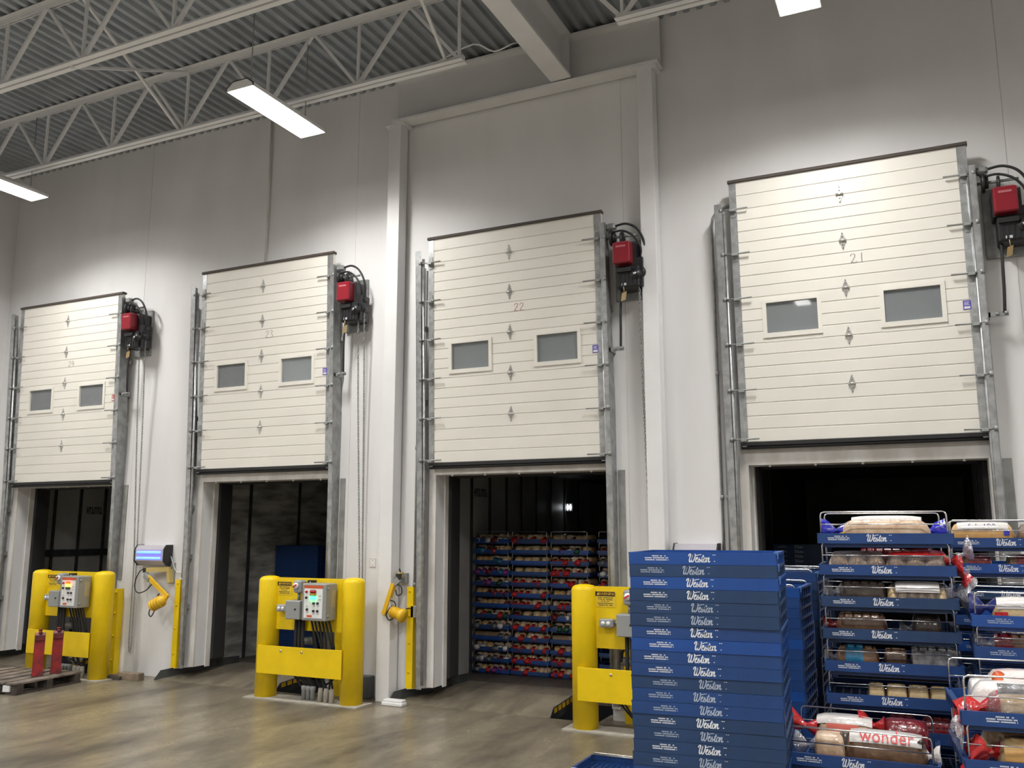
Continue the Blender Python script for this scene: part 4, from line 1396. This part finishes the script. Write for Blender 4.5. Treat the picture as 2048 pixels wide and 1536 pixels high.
# --- nested stacks between the tall stack and the bread racks
for k in range(28):
    z = 1.526 - 0.0562 * k
    tray((-1.37 + rnd.uniform(-.004, .004), -3.60, max(z, 0.001)), 0.0, 1 if k % 5 else 0, 'blue empty tray, %s of the nested stack just behind the tall front stack' % nth(k),
         'nested trays of the second stack', bail=0.014 if k == 0 else 0, grid=(k == 0), tab=(k == 0))
for k in range(29):
    z = 1.583 - 0.0562 * k
    tray((-1.34 + rnd.uniform(-.004, .004), -3.0, max(z, 0.001)), 0.0, 2 if k % 4 else 1, 'blue empty tray, %s of the rear nested stack beside the bread rack' % nth(k),
         'nested trays of the rear stack', bail=0.02 if k == 0 else 0, grid=(k == 0), tab=(k == 0))

# --- racks of filled trays
RB = math.radians(3.5)
rackB = (-0.569, -3.717)
for k in range(11):
    tray((rackB[0], rackB[1], 1.831 - 0.168 * k), RB, 1 if k in (0, 1, 4) else 2 if k in (2, 3) else 1,
         'blue wire-framed bread tray, %s of the rack left of the far-right rack' % nth(k), 'trays of the main bread rack', bail=0.115 if k == 0 else 0.119,
         logo=0 if k in (0, 1, 2, 3, 4, 5) else 1, shift=(0, .015, .012, -.006, .018, .022, .02, 0, 0, 0, 0)[k], back_bail=True)
dolly(rackB[0], rackB[1], RB, 0.150, 'blue dolly under the main bread rack')
RD = (-0.712, -4.324)
for k in range(5):
    tray((RD[0], RD[1], 0.809 - 0.168 * k), 0.0, 1, 'blue wire-framed bread tray, %s of the low rack in the front' % nth(k), 'trays of the low front rack', bail=0.115 if k == 0 else 0.119, logo=0, shift=0.01)
dolly(RD[0], RD[1], 0, 0.136, 'blue dolly under the low front rack')
RCx, RCy = 0.082, -3.05
for k in range(12):
    tray((RCx, RCy, 1.804 - 0.146 * k), 0.0, (1, 0, 2)[k % 3], 'blue wire-framed bread tray, %s of the rearmost right-hand rack' % nth(k), 'trays of the rear right rack', bail=0.10 if k == 0 else 0.097, logo=0 if k < 3 else 1)
dolly(RCx, RCy, 0, 0.196, 'blue dolly under the rearmost right-hand rack')
RGx, RGy = 0.150, -3.85
for k in range(9):
    tray((RGx, RGy, 1.434 - 0.150 * k), 0.0, 0 if k == 0 else 1, 'blue wire-framed bread tray, %s of the middle right-hand rack' % nth(k), 'trays of the middle right rack', bail=0.11 if k == 0 else 0.101, logo=1, shift=0.02)
dolly(RGx, RGy, 0, 0.232, 'blue dolly under the middle right-hand rack')
REx, REy, RE = 0.056, -4.75, math.radians(5)
for k in range(6):
    tray((REx, REy, 1.131 - 0.186 * k), RE, 1, 'blue wire-framed bread tray, %s of the nearest right-hand rack' % nth(k), 'trays of the nearest right rack', bail=0.135 if k == 0 else 0.137, logo=0, shift=0.045)
dolly(REx, REy, RE, 0.20, 'blue dolly under the nearest right-hand rack')
# tray on the floor left of the tall stack
tray((-2.70, -2.14, 0.001), 0.0, 1, 'blue empty lattice tray lying alone on the floor left of the tall stack', 'loose trays', bail=0.02)
# trays inside the trailers
for k in range(28):
    tray((-9.14, 2.0, 0.102 + 0.0562 * k), 0.0, 1, 'blue empty tray, %s of the left stack inside the second trailer' % nth(27 - k), 'trays in the second trailer', key='wide', grid=False)
for k in range(27):
    tray((-8.24, 2.3, 0.102 + 0.0562 * k), 0.0, 2, 'blue empty tray, %s of the right stack inside the second trailer' % nth(26 - k), 'trays in the second trailer', key='wide', grid=False)
for k in range(29):
    tray((-1.78, 2.5, 0.102 + 0.0562 * k), 0.0, 2, 'dark blue empty tray, %s of the stack inside the right-hand trailer' % nth(28 - k), 'trays in the right-hand trailer', logo=1, grid=False)


# ------------------------------------------------------------------ bread
def sup(a, e):
    c, s = math.cos(a), math.sin(a)
    return (math.copysign(abs(c) ** e, c), math.copysign(abs(s) ** e, s))


def loaf_mesh(L, W, H, mats, slices=0, seed=0, e=0.62, taper=0.12, nu=20, ns=18, band=None, name='loaf'):
    """rounded loaf along x from 0 to L, resting on z=0, centred in y"""
    r = random.Random(seed)
    mb = MB()
    rings = []
    N = max(slices * 2, nu)
    for i in range(N + 1):
        u = i / N
        k = 1 - taper * abs(2 * u - 1) ** 4
        end = min(1.0, (0.001 + min(u, 1 - u) / 0.10)) ** 0.4
        k *= (0.30 + 0.70 * end)
        if slices and i % 2:
            k *= 0.975
        wob = 1 + r.uniform(-0.012, 0.012)
        ring = []
        for j in range(ns):
            cy, cz = sup(2 * PI * j / ns, e)
            ring.append((u * L, cy * W / 2 * k * wob, H / 2 + cz * H / 2 * k * wob - (1 - k) * H * 0.2))
        rings.append(ring)
    mb.loft(rings, 0, True)
    return mb.mesh(name, mats)


def shell_mesh(L, W, H, u0, u1, a0, a1, m, e=0.62, g=0.003):
    """printed wrapper area lying on the loaf between u0..u1 and angles a0..a1 (degrees, 90 = top)"""
    mb = MB()
    vs, fs = [], []
    NU, NA = 8, 10
    for i in range(NU + 1):
        u = u0 + (u1 - u0) * i / NU
        k = (1 - 0.12 * abs(2 * u - 1) ** 4)
        for j in range(NA + 1):
            cy, cz = sup(math.radians(a0 + (a1 - a0) * j / NA), e)
            vs.append((u * L, cy * (W / 2 * k + g), H / 2 + cz * (H / 2 * k + g) - (1 - k) * H * 0.2))
    for i in range(NU):
        for j in range(NA):
            q = i * (NA + 1) + j
            fs.append((q, q + 1, q + NA + 2, q + NA + 1))
    mb.add(vs, fs, 0, True)
    return mb.mesh('printed_wrapper', m)


def tail_mesh(length, r0, r1, m, seed=0, droop=0.0, flare=True):
    """gathered bag end pointing along -x from the origin"""
    r = random.Random(seed)
    mb = MB()
    rings = []
    n = 14
    prof = [(0.0, r0 * 1.0), (0.18, r0 * 0.6), (0.34, r0 * 0.28), (0.42, r0 * 0.24), (0.60, r1 * 0.7), (0.82, r1), (1.0, r1 * 1.05)] if flare else [(0, r0), (0.3, r0 * 0.8), (0.7, r0 * 0.5), (1, r0 * 0.2)]
    for u, rad in prof:
        ring = []
        for j in range(n):
            a = 2 * PI * j / n
            w = rad * (1 + (0.30 if j % 2 else -0.22) * min(1, u * 2.0) + r.uniform(-0.1, 0.1))
            ring.append((-u * length + r.uniform(-.05, .05) * length * u, math.cos(a) * w, math.sin(a) * w * 0.72 - droop * u * u))
        rings.append(ring)
    mb.loft(rings, 0, True, caps=False)
    return mb.mesh('bag_tail', m)


def put(origin, rz, lx, ly, lz, a=0.0):
    ox, oy = rot(lx, ly, rz)
    return (origin[0] + ox, origin[1] + oy, lz), rz + a


def bread(name, label, cat, origin, rz, lx, ly, z, a, parts, group='bread on the front racks', tilt=0.0, zs=1.36):
    loc, rr = put(origin, rz, lx, ly, z, a)
    t = thing(name, label, cat, loc, rr, group)
    t.rotation_euler = (tilt, 0, rr)
    t.scale = (1, 1, zs)
    for p in parts:
        nm, me = p[0], p[1]
        o = link(nm, me, t)
        if len(p) > 2:
            o.location = p[2]
        if len(p) > 3:
            o.rotation_euler = p[3]
        if len(p) > 4:
            lb = p[4]
            o['label'] = lb
    return t


def bun_parts(nx, ny, dx, dy, h, m, film=True, seed=0):
    r = random.Random(seed)
    mb = MB()
    mb.lathe([(0.001, 0.0), (0.40, 0.0), (0.50, 0.18), (0.52, 0.42), (0.46, 0.70), (0.30, 0.92), (0.12, 0.99), (0.001, 1.0)], 14)
    me = mb.mesh('bun', m)
    out = []
    for i in range(nx):
        for j in range(ny):
            out.append(('bun', me, (dx * (i + 0.5), dy * (j - (ny - 1) / 2), 0), (r.uniform(-.05, .05), r.uniform(-.05, .05), r.uniform(0, 3))))
    return out, me


def scale_buns(t, sx, sy, h):
    for c in t.children:
        if c.name.startswith('bun'):
            c.rotation_euler = (0, 0, 0)
            c.scale = (sx, sy, h)


GZ = 0.022      # grid surface above tray origin
B0 = 1.831


def bz(k):
    return B0 - 0.168 * k + GZ


P2 = PI
# rack B, level 0: long loaf bag with royal blue ends
lf = loaf_mesh(0.45, 0.14, 0.095, BREAD['pale'], 16, 1)
bread('bread_loaf', 'long pale sliced loaf in clear bag with blue end, on the topmost rack tray', 'bread', rackB, RB, 0.125, 0.10, bz(0), 0.0,
      [('loaf', lf), ('printed_wrapper', shell_mesh(0.45, 0.14, 0.095, 0.06, 0.26, 200, 330, BAG['pink'])), ('bag_tail', tail_mesh(0.12, 0.045, 0.05, BAG['blue'], 2), (0.02, 0, 0.05)),
       ('bag_end', tail_mesh(0.05, 0.03, 0.02, BAG['yellow'], 5, 0, False), (0.03, -0.03, 0.03))])
bread('bread_loaf', 'white wrapped loaf with blue end lying behind the long pale loaf', 'bread', rackB, RB, 0.56, 0.34, bz(0), PI - 0.1,
      [('loaf', loaf_mesh(0.40, 0.13, 0.11, BREAD['pale'], 14, 4)), ('printed_wrapper', shell_mesh(0.40, 0.13, 0.11, 0.03, 0.95, 20, 180, BAG['white'])),
       ('bag_tail', tail_mesh(0.13, 0.045, 0.05, BAG['blue'], 7), (0.02, 0.06, 0.05), (0, 0, 0.3))])
# level 1: two packs of buns, red label, orange-red tail
for (lx, lab, cc, sd) in ((0.055, 'left-hand glossy pack of pale rolls on the second rack tray', 'pale', 11), (0.345, 'right-hand pack of rolls with red printed top on the second rack tray', 'pale', 12)):
    pr, me = bun_parts(3, 2, 0.095, 0.10, 0.08, BREAD[cc], seed=sd)
    parts = pr + [('bag_film', loaf_mesh(0.30, 0.24, 0.092, M_FILM, 0, sd, name='bag_film'), (-0.005, 0, 0))]
    if lx > 0.2:
        parts += [('printed_wrapper', shell_mesh(0.30, 0.24, 0.092, 0.05, 0.95, 60, 150, BAG['red'], g=0.006)),
                  ('bag_tail', tail_mesh(0.085, 0.04, 0.045, BAG['red'], 9, 0.03), (0.285, -0.02, 0.06), (0, 0, PI)), ('bag_tail', tail_mesh(0.075, 0.03, 0.032, BAG['red'], 29, 0.01), (0.355, -0.03, 0.035), (0, -0.9, PI)), ('bag_tail_edge', tail_mesh(0.07, 0.035, 0.05, M_FILM, 19, 0.03), (0.385, -0.03, 0.02), (0, -1.0, PI)), ('bag_tail_edge', tail_mesh(0.08, 0.03, 0.045, M_FILM, 39, -0.02), (0.35, -0.02, 0.07), (0, 0.3, PI))]
    t = bread('roll_pack', lab, 'bread', rackB, RB, lx, 0.15, bz(1), 0, parts)
    scale_buns(t, 0.105, 0.112, 0.078)
bread('bread_loaf', 'red-wrapped loaf behind the packs on the second rack tray', 'bread', rackB, RB, 0.20, 0.42, bz(1), 0.0,
      [('loaf', loaf_mesh(0.42, 0.15, 0.115, BREAD['brown'], 12, 31)), ('printed_wrapper', shell_mesh(0.42, 0.15, 0.115, 0.05, 0.9, 120, 270, BAG['dkred']))])
# level 2: black and white pack, six-roll pack
bread('bread_loaf', 'dark pack with black and white printed side on the third rack tray', 'bread', rackB, RB, 0.09, 0.14, bz(2), 0.0,
      [('loaf', loaf_mesh(0.25, 0.15, 0.10, BREAD['dark'], 0, 41)), ('printed_wrapper', shell_mesh(0.25, 0.15, 0.10, 0.06, 0.94, 190, 300, BAG['grey'])),
       ('bag_tail', tail_mesh(0.10, 0.06, 0.05, M_FILM, 43), (0.02, 0, 0.05))])
pr, me = bun_parts(6, 2, 0.046, 0.10, 0.09, BREAD['cream'], seed=44)
t = bread('roll_pack', 'pack of six cream finger rolls with white label on the third rack tray', 'bread', rackB, RB, 0.345, 0.14, bz(2), 0.0,
          pr + [('bag_film', loaf_mesh(0.29, 0.23, 0.098, M_FILM, 0, 45, name='bag_film'), (-0.005, 0, 0)),
                ('printed_wrapper', shell_mesh(0.29, 0.23, 0.098, 0.12, 0.85, 175, 110, BAG['white'], g=0.004)), ('bag_tail', tail_mesh(0.12, 0.06, 0.06, M_FILM, 46), (0.28, 0, 0.05), (0, 0, PI))])
scale_buns(t, 0.060, 0.125, 0.086)
# level 3: brown breads
bread('bread_loaf', 'long dark brown loaf at the left of the fourth rack tray', 'bread', rackB, RB, 0.07, 0.16, bz(3), 0.0,
      [('loaf', loaf_mesh(0.26, 0.16, 0.10, BREAD['brown'], 9, 51)), ('bag_tail', tail_mesh(0.09, 0.05, 0.04, BAG['dkred'], 52), (0.02, 0, 0.04))])
bread('round_bread', 'round dark rye loaf at the right of the fourth rack tray', 'bread', rackB, RB, 0.45, 0.15, bz(3), 0.0,
      [('loaf', loaf_mesh(0.145, 0.16, 0.098, BREAD['dark'], 0, 53, e=0.9)), ('bag_tail', tail_mesh(0.07, 0.04, 0.03, M_FILM, 54), (0.01, 0, 0.04))])
# level 4
bread('bread_loaf', 'brown sliced loaf with turquoise printed wrapper on the fifth rack tray', 'bread', rackB, RB, 0.06, 0.13, bz(4), 0.0,
      [('loaf', loaf_mesh(0.22, 0.14, 0.09, BREAD['brown'], 8, 61)), ('printed_wrapper', shell_mesh(0.22, 0.14, 0.09, 0.22, 0.62, 80, 200, BAG['teal'])), ('bag_tail', tail_mesh(0.08, 0.05, 0.04, M_FILM, 62), (0.02, 0, 0.04))])
bread('bread_loaf', 'blue-wrapped loaf in the middle of the fifth rack tray', 'bread', rackB, RB, 0.30, 0.16, bz(4), 0.0,
      [('loaf', loaf_mesh(0.12, 0.14, 0.085, BREAD['brown'], 0, 63)), ('printed_wrapper', shell_mesh(0.12, 0.14, 0.085, 0.1, 0.9, 185, 290, mat('blue_print', (0.02, 0.12, 0.42), 0.3)))])
bread('bread_loaf', 'dark red-brown loaf with pale top label on the fifth rack tray', 'bread', rackB, RB, 0.43, 0.14, bz(4), 0.0,
      [('loaf', loaf_mesh(0.23, 0.15, 0.095, BREAD['brown'], 0, 64)), ('printed_wrapper', shell_mesh(0.23, 0.15, 0.095, 0.04, 0.96, 70, 195, BAG['grey'])),
       ('printed_wrapper', shell_mesh(0.23, 0.15, 0.095, 0.35, 0.95, 205, 300, BAG['dkred']))])
# level 5
bread('roll_pack', 'small pack with bright red label on the sixth rack tray', 'bread', rackB, RB, 0.21, 0.12, bz(5), 0.0,
      [('loaf', loaf_mesh(0.085, 0.12, 0.075, BREAD['cream'], 0, 71)), ('printed_wrapper', shell_mesh(0.085, 0.12, 0.075, 0.05, 0.95, 190, 320, BAG['red']))])
for q, (lx, lab) in enumerate(((0.30, 'cream bun with red corner print on the sixth rack tray'), (0.405, 'middle glossy cream bun on the sixth rack tray'), (0.51, 'rightmost glossy cream bun on the sixth rack tray'))):
    pp = [('loaf', loaf_mesh(0.105, 0.12, 0.075, BREAD['cream'], 0, 72 + q, e=0.8))]
    if q == 0:
        pp.append(('printed_wrapper', shell_mesh(0.105, 0.12, 0.075, 0.7, 0.98, 190, 280, BAG['red'])))
    bread('bun', lab, 'bread', rackB, RB, lx, 0.12, bz(5), 0.0, pp)
# level 6 (behind the low rack)
bread('bread_loaf', 'maroon-bagged dark loaf behind the low rack, left of two', 'bread', rackB, RB, 0.30, 0.10, bz(6), 0.0,
      [('loaf', loaf_mesh(0.14, 0.14, 0.085, BAG['dkred'], 0, 81))])
bread('bread_loaf', 'maroon-bagged dark loaf behind the low rack, right of two', 'bread', rackB, RB, 0.46, 0.10, bz(6), 0.0,
      [('loaf', loaf_mesh(0.15, 0.14, 0.085, BAG['dkred'], 0, 82))])

# low front rack, top tray
zD = 0.809 + GZ
W_ = shell_mesh(0.36, 0.15, 0.115, 0.08, 0.94, 80, 163, BAG['white'])
tw = text_mesh('wrapper_name', 'wonder', 0.074, M_PRINTR)
bread('bread_loaf', 'brown loaf in white-banded bag with red lettering on the low front rack', 'bread', RD, 0.0, 0.27, 0.13, zD, -0.03,
      [('loaf', loaf_mesh(0.36, 0.15, 0.115, BREAD['brown'], 14, 91)), ('printed_wrapper', W_), ('wrapper_name', tw, (0.19, -0.0665, 0.1075), (0.80, 0, 0)),
       ('bag_tail', tail_mesh(0.065, 0.045, 0.04, BAG['white'], 92), (0.345, 0, 0.05), (0, 0, PI)),
       ('printed_dot', MB().lathe([(0.02, -0.03), (0.034, 0.0), (0.02, 0.03)], 12).mesh('printed_dot', BREAD['dark']), (0.005, -0.02, 0.075)),
       ('printed_dot', MB().lathe([(0.001, -0.01), (0.022, 0.0), (0.001, 0.01)], 12).mesh('printed_dot', BREAD['dark']), (0.335, -0.05, 0.10))])
bread('bread_loaf', 'pale loaf bag with red and black oval print, front left of the low rack', 'bread', RD, 0.0, 0.13, 0.12, zD, 0.05,
      [('loaf', loaf_mesh(0.145, 0.15, 0.10, BREAD['pale'], 0, 93)), ('printed_wrapper', shell_mesh(0.145, 0.15, 0.10, 0.25, 0.98, 215, 245, BAG['black'])),
       ('printed_wrapper', shell_mesh(0.145, 0.15, 0.10, 0.18, 0.80, 188, 214, BAG['red'])), ('bag_tail', tail_mesh(0.10, 0.045, 0.045, M_FILM, 94), (0.01, 0, 0.05))])
bread('bread_loaf', 'white loaf bag with red print and red tail at the back of the low rack', 'bread', RD, 0.0, 0.12, 0.34, zD, 0.02,
      [('loaf', loaf_mesh(0.27, 0.16, 0.13, BREAD['pale'], 10, 95)), ('printed_wrapper', shell_mesh(0.27, 0.16, 0.13, 0.02, 0.98, 80, 150, BAG['white'])),
       ('printed_wrapper', shell_mesh(0.27, 0.16, 0.13, 0.2, 0.75, 150, 180, mat('coral_print', (0.70, 0.16, 0.12), 0.35))),
       ('printed_wrapper', shell_mesh(0.27, 0.16, 0.13, 0.02, 0.30, 182, 240, BAG['green'])),
       ('bag_tail', tail_mesh(0.15, 0.05, 0.045, BAG['red'], 96, -0.05), (0.01, -0.04, 0.08))])
bread('bread_loaf', 'dark red bag of bread at the back right of the low rack', 'bread', RD, 0.0, 0.42, 0.38, zD, 0.0,
      [('loaf', loaf_mesh(0.22, 0.15, 0.13, BAG['dkred'], 0, 97, e=0.85)), ('bag_tail', tail_mesh(0.12, 0.05, 0.05, BAG['red'], 98), (0.02, -0.03, 0.1))])

# rearmost right rack
zC = 1.804 + GZ
bread('bread_loaf', 'golden loaf with white label and blue print on the rear right rack', 'bread', (RCx, RCy), 0, 0.02, 0.14, zC, 0.0,
      [('loaf', loaf_mesh(0.34, 0.15, 0.105, BREAD['gold'], 12, 101)), ('printed_wrapper', shell_mesh(0.34, 0.15, 0.105, 0.12, 0.9, 85, 165, BAG['white'])),
       ('wrapper_name', text_mesh('wrapper_name', 'Soft  ADP', 0.035, mat('navy_print', (0.02, 0.03, 0.25), 0.4)), (0.17, -0.071, 0.087), (PI * 0.36, 0, 0)),
       ('printed_spot', MB().box(0, 0, 0, 0.03, 0.002, 0.02).mesh('printed_spot', BAG['blue']), (0.28, -0.076, 0.05))])
bread('bread_loaf', 'second golden loaf at the far right of the rear right rack', 'bread', (RCx, RCy), 0, 0.38, 0.14, zC, 0.0,
      [('loaf', loaf_mesh(0.28, 0.15, 0.09, BREAD['gold'], 10, 102)), ('bag_film', loaf_mesh(0.30, 0.17, 0.10, M_FILM, 0, 103, name='bag_film'), (-0.01, 0, 0))])
for q, (lx, c) in enumerate(((0.05, 'brown'), (0.30, 'brown'), (0.48, 'dark'))):
    bread('bread_loaf', '%s red-topped brown loaf on the second tray of the rear right rack' % ('left', 'middle', 'right')[q], 'bread', (RCx, RCy), 0, lx, 0.14, zC - 0.146, 0.0,
          [('loaf', loaf_mesh(0.18, 0.14, 0.075, BREAD[c], 0, 110 + q)), ('printed_wrapper', shell_mesh(0.18, 0.14, 0.075, 0.3, 0.95, 80, 190, BAG['dkred']))])
# middle right rack
zG = 1.434 + GZ
bread('bread_loaf', 'white and blue bag of cream bread with red triangle on the middle right rack', 'bread', (RGx, RGy), 0, 0.10, 0.14, zG, 0.0,
      [('loaf', loaf_mesh(0.42, 0.15, 0.10, BREAD['cream'], 14, 121)), ('printed_wrapper', shell_mesh(0.42, 0.15, 0.10, 0.05, 0.98, 70, 175, BAG['white'])),
       ('printed_wrapper', shell_mesh(0.42, 0.15, 0.10, 0.02, 0.16, 180, 300, BAG['red'])), ('bag_tail', tail_mesh(0.12, 0.05, 0.05, mat('navy_bag_film', (0.02, 0.03, 0.16), 0.25, coat=0.8), 122), (0.02, 0, 0.06))])
bread('bread_loaf', 'brown loaf with maroon wrapper end on the second tray of the middle right rack', 'bread', (RGx, RGy), 0, 0.09, 0.14, zG - 0.15, 0.0,
      [('loaf', loaf_mesh(0.40, 0.15, 0.08, BREAD['brown'], 12, 123)), ('printed_wrapper', shell_mesh(0.40, 0.15, 0.08, 0.02, 0.22, 90, 300, BAG['dkred'])), ('bag_tail', tail_mesh(0.10, 0.05, 0.04, M_FILM, 124), (0.02, 0, 0.04))])
# nearest right rack
zE = 1.131 + GZ
bread('bread_loaf', 'pink and white bag with orange dots at the back of the nearest right rack', 'bread', (REx, REy), RE, 0.14, 0.36, zE, 0.0,
      [('loaf', loaf_mesh(0.42, 0.18, 0.13, BAG['pink'], 0, 131)), ('bag_end', loaf_mesh(0.14, 0.14, 0.10, BAG['white'], 0, 132, name='bag_end'), (-0.07, -0.03, 0.0)),
       ('printed_dot', MB().lathe([(0.001, -0.004), (0.03, 0.0), (0.001, 0.006)], 14).mesh('printed_dot', M_ORANGE), (0.05, -0.075, 0.105), (0.9, 0, 0)),
       ('printed_dot', MB().lathe([(0.001, -0.004), (0.026, 0.0), (0.001, 0.006)], 14).mesh('printed_dot', BREAD['brown']), (0.13, -0.078, 0.10), (0.9, 0, 0))])
bread('bread_loaf', 'white bag with black nutrition print in the middle of the nearest right rack', 'bread', (REx, REy), RE, 0.06, 0.20, zE, -0.03,
      [('loaf', loaf_mesh(0.46, 0.15, 0.11, BAG['white'], 0, 133)), ('printed_wrapper', shell_mesh(0.46, 0.15, 0.11, 0.22, 0.48, 120, 200, BAG['grey']))])
bread('bread_loaf', 'cream bread bag with red and white end at the front of the nearest right rack', 'bread', (REx, REy), RE, 0.12, 0.085, zE, 0.0,
      [('loaf', loaf_mesh(0.42, 0.13, 0.085, BREAD['cream'], 0, 134, e=0.8)), ('bag_film', loaf_mesh(0.46, 0.145, 0.095, M_FILM, 0, 135, name='bag_film'), (-0.02, 0, 0)),
       ('bag_tail', tail_mesh(0.16, 0.06, 0.06, BAG['red'], 136, 0.05), (0.03, 0, 0.05)), ('bag_tail_edge', tail_mesh(0.09, 0.035, 0.04, M_FILM, 137, 0.05), (-0.08, -0.03, 0.035), (0, -0.4, 0.3))])
bread('bread_loaf', 'white-orange bread with red bag end, second tray of the nearest right rack', 'bread', (REx, REy), RE, 0.13, 0.10, zE - 0.186, 0.0,
      [('loaf', loaf_mesh(0.42, 0.14, 0.10, BREAD['cream'], 0, 138)), ('printed_wrapper', shell_mesh(0.42, 0.14, 0.10, 0.05, 0.95, 150, 185, BREAD['gold'])),
       ('bag_tail', tail_mesh(0.15, 0.06, 0.05, BAG['red'], 139, 0.02), (0.04, 0, 0.05)), ('bag_tail_edge', tail_mesh(0.18, 0.045, 0.04, BAG['red'], 140, 0.12), (-0.06, -0.05, 0.08), (0, -0.5, 0.4))])
bread('bread_loaf', 'brown glossy loaf at the back of the second tray of the nearest right rack', 'bread', (REx, REy), RE, 0.10, 0.30, zE - 0.186, 0.0,
      [('loaf', loaf_mesh(0.44, 0.15, 0.115, BREAD['tan'], 0, 141))])

# ------------------------------------------------------------------ rack inside the third trailer
RXX = [-5.53, -4.98, -4.43, -3.80]
RY = 1.65
COLN = ['left', 'middle', 'right', 'far right']
types = {}


def small_bag(key, L, W, H, bm, tm, e=0.7, tail=True, seed=0, slices=0):
    """one bag seen end-on: bread body along y (front at y=0) and a crumpled coloured end in front"""
    mb = MB()
    rings = []
    ns, N = 10, 7
    H *= HB
    r = random.Random(seed)
    for i in range(N + 1):
        u = i / N
        k = min(1.0, 0.45 + min(u, 1 - u) * 5)
        ring = []
        for j in range(ns):
            cy, cz = sup(2 * PI * j / ns, e)
            ring.append((cy * W / 2 * k, u * L, H / 2 + cz * H / 2 * k - (1 - k) * H * 0.3))
        rings.append(ring)
    mb.loft(rings, 0, True)
    if tail:
        n = 9
        rings = []
        for u, rad in ((0, W * 0.40), (0.35, W * 0.30), (0.6, W * 0.42), (1.0, W * 0.50)):
            rings.append([(math.cos(2 * PI * j / n) * rad * (1.25 if j % 2 else 0.85) + r.uniform(-.006, .006), 0.012 - u * 0.05,
                           H * 0.50 - u * 0.028 + math.sin(2 * PI * j / n) * rad * 0.75) for j in range(n)])
        mb.loft(rings, 1, True)
    types[key] = mb.mesh('bagged_bread', [bm, tm])
    return types[key]


LB = 0.30
HB = 1.45
small_bag('R', LB, 0.088, 0.070, BREAD['tan'], BAG['red'], seed=1)
small_bag('r', LB, 0.088, 0.072, BREAD['pale'], BAG['red'], seed=2, tail=False)
small_bag('W', LB, 0.122, 0.066, BREAD['cream'], BAG['white'], seed=3, tail=False, e=0.85)
small_bag('B', LB, 0.088, 0.070, BREAD['brown'], BAG['dkred'], seed=4)
small_bag('P', LB, 0.090, 0.070, BREAD['pale'], BAG['purple'], seed=5)
small_bag('T', LB, 0.090, 0.070, BREAD['pale'], BAG['teal'], seed=6)
small_bag('G', LB, 0.090, 0.072, BREAD['tan'], BAG['green'], seed=7)
small_bag('S', LB, 0.090, 0.072, BREAD['pale'], BAG['grey'], seed=8)
small_bag('H', LB, 0.085, 0.074, BREAD['pale'], BAG['white'], seed=9)
small_bag('Y', LB, 0.095, 0.066, BREAD['gold'], BAG['yellow'], seed=10, tail=False)
TN = {'R': 'red-ended tan loaf', 'r': 'plain pale loaf bag', 'W': 'wide cream roll pack', 'B': 'maroon-ended brown loaf', 'P': 'purple-ended bread bag',
      'T': 'teal-ended bread bag', 'G': 'green-ended bread bag', 'S': 'silver-ended bread bag', 'H': 'white-ended bread bag', 'Y': 'golden roll pack'}
FILL = [['HSHBHH', 'TTBRYY', 'YYYTTW', 'PPBPTP', 'SPPYGH', 'YYBRRB', 'SYYYYB', 'YRGHRG', 'SYSSHS', 'X', 'HHYSHH', 'SHSSBH', 'SYRPPB'],
        ['RRrRrR', 'WWWW', 'WWWW', 'WWWW', 'RRrRRr', 'RRRrrR', 'RRRrRr', 'BWWW', 'RrRRrR', 'rRrRrR', 'RRrRrR', 'RRRRRr', 'RrRRrr'],
        ['WrrWW', 'WBHGW', 'RRRrRR', 'RRRrRr', 'RrRRrR', 'YYrRrR', 'rRRSSS', 'BSHHBH', 'SGGYHH', 'X', 'YRrSRr', 'RRrRHH', 'RRrRRR'],
        ['', 'RB', 'Sr', 'HH', 'Rr', '', '', '', '', 'HR', '', '', '']]
for c in range(4):
    for lv in range(13):
        z = 0.102 + 0.1375 * (12 - lv)
        tray((RXX[c], RY + (0.0 if c < 3 else 0.05), z), 0.0, 1 if (c + lv) % 3 else 0, 'blue bread tray, %s of the %s column inside the third trailer' % (nth(lv), COLN[c]),
             'trays of the rack in the third trailer', key='short', bail=0.118, back_bail=False, grid=True).scale = (1, 1, 0.80)
        s = FILL[c][lv]
        zz = z + 0.018
        if s == 'X':
            w = 0.34 if c == 0 else 0.49
            bt = thing('cardboard_box', 'flat brown cardboard box in the %s column of the third trailer rack' % COLN[c], 'box', (RXX[c] + 0.025, RY + 0.03, zz), 0, 'boxes in the third trailer')
            MB().box(0, 0, 0, w, 0.30, 0.085).build('carton', M_CARD, bt, 0.003)
            MB().box(w * 0.45, -0.001, 0, w * 0.55, 0.301, 0.086).build('tape', mat('packing_tape', (0.34, 0.24, 0.14), 0.3), bt)
            if c == 0:
                s = '    SS'
            else:
                continue
        n = len(s)
        for q, ch in enumerate(s):
            if ch == ' ':
                continue
            nn = max(n, 4) if c < 3 else 5
            w = 0.50 / nn
            o = link('bagged_bread', types[ch])
            o.location = (RXX[c] + 0.02 + w * (q + 0.5) + rnd.uniform(-.006, .006), RY + 0.028 + rnd.uniform(0, 0.02) + (0.05 if c == 3 else 0), zz)
            o.rotation_euler = (0, rnd.uniform(-0.25, 0.25), rnd.uniform(-0.2, 0.2))
            sc = rnd.uniform(0.92, 1.06)
            o.scale = (sc, 1, sc)
            tag(o, '%s, %s from left, %s tray of the %s trailer column' % (TN[ch], 'first' if q == 0 else ORD[q], ORD[lv], COLN[c]), 'bread', 'bagged bread in the third trailer')
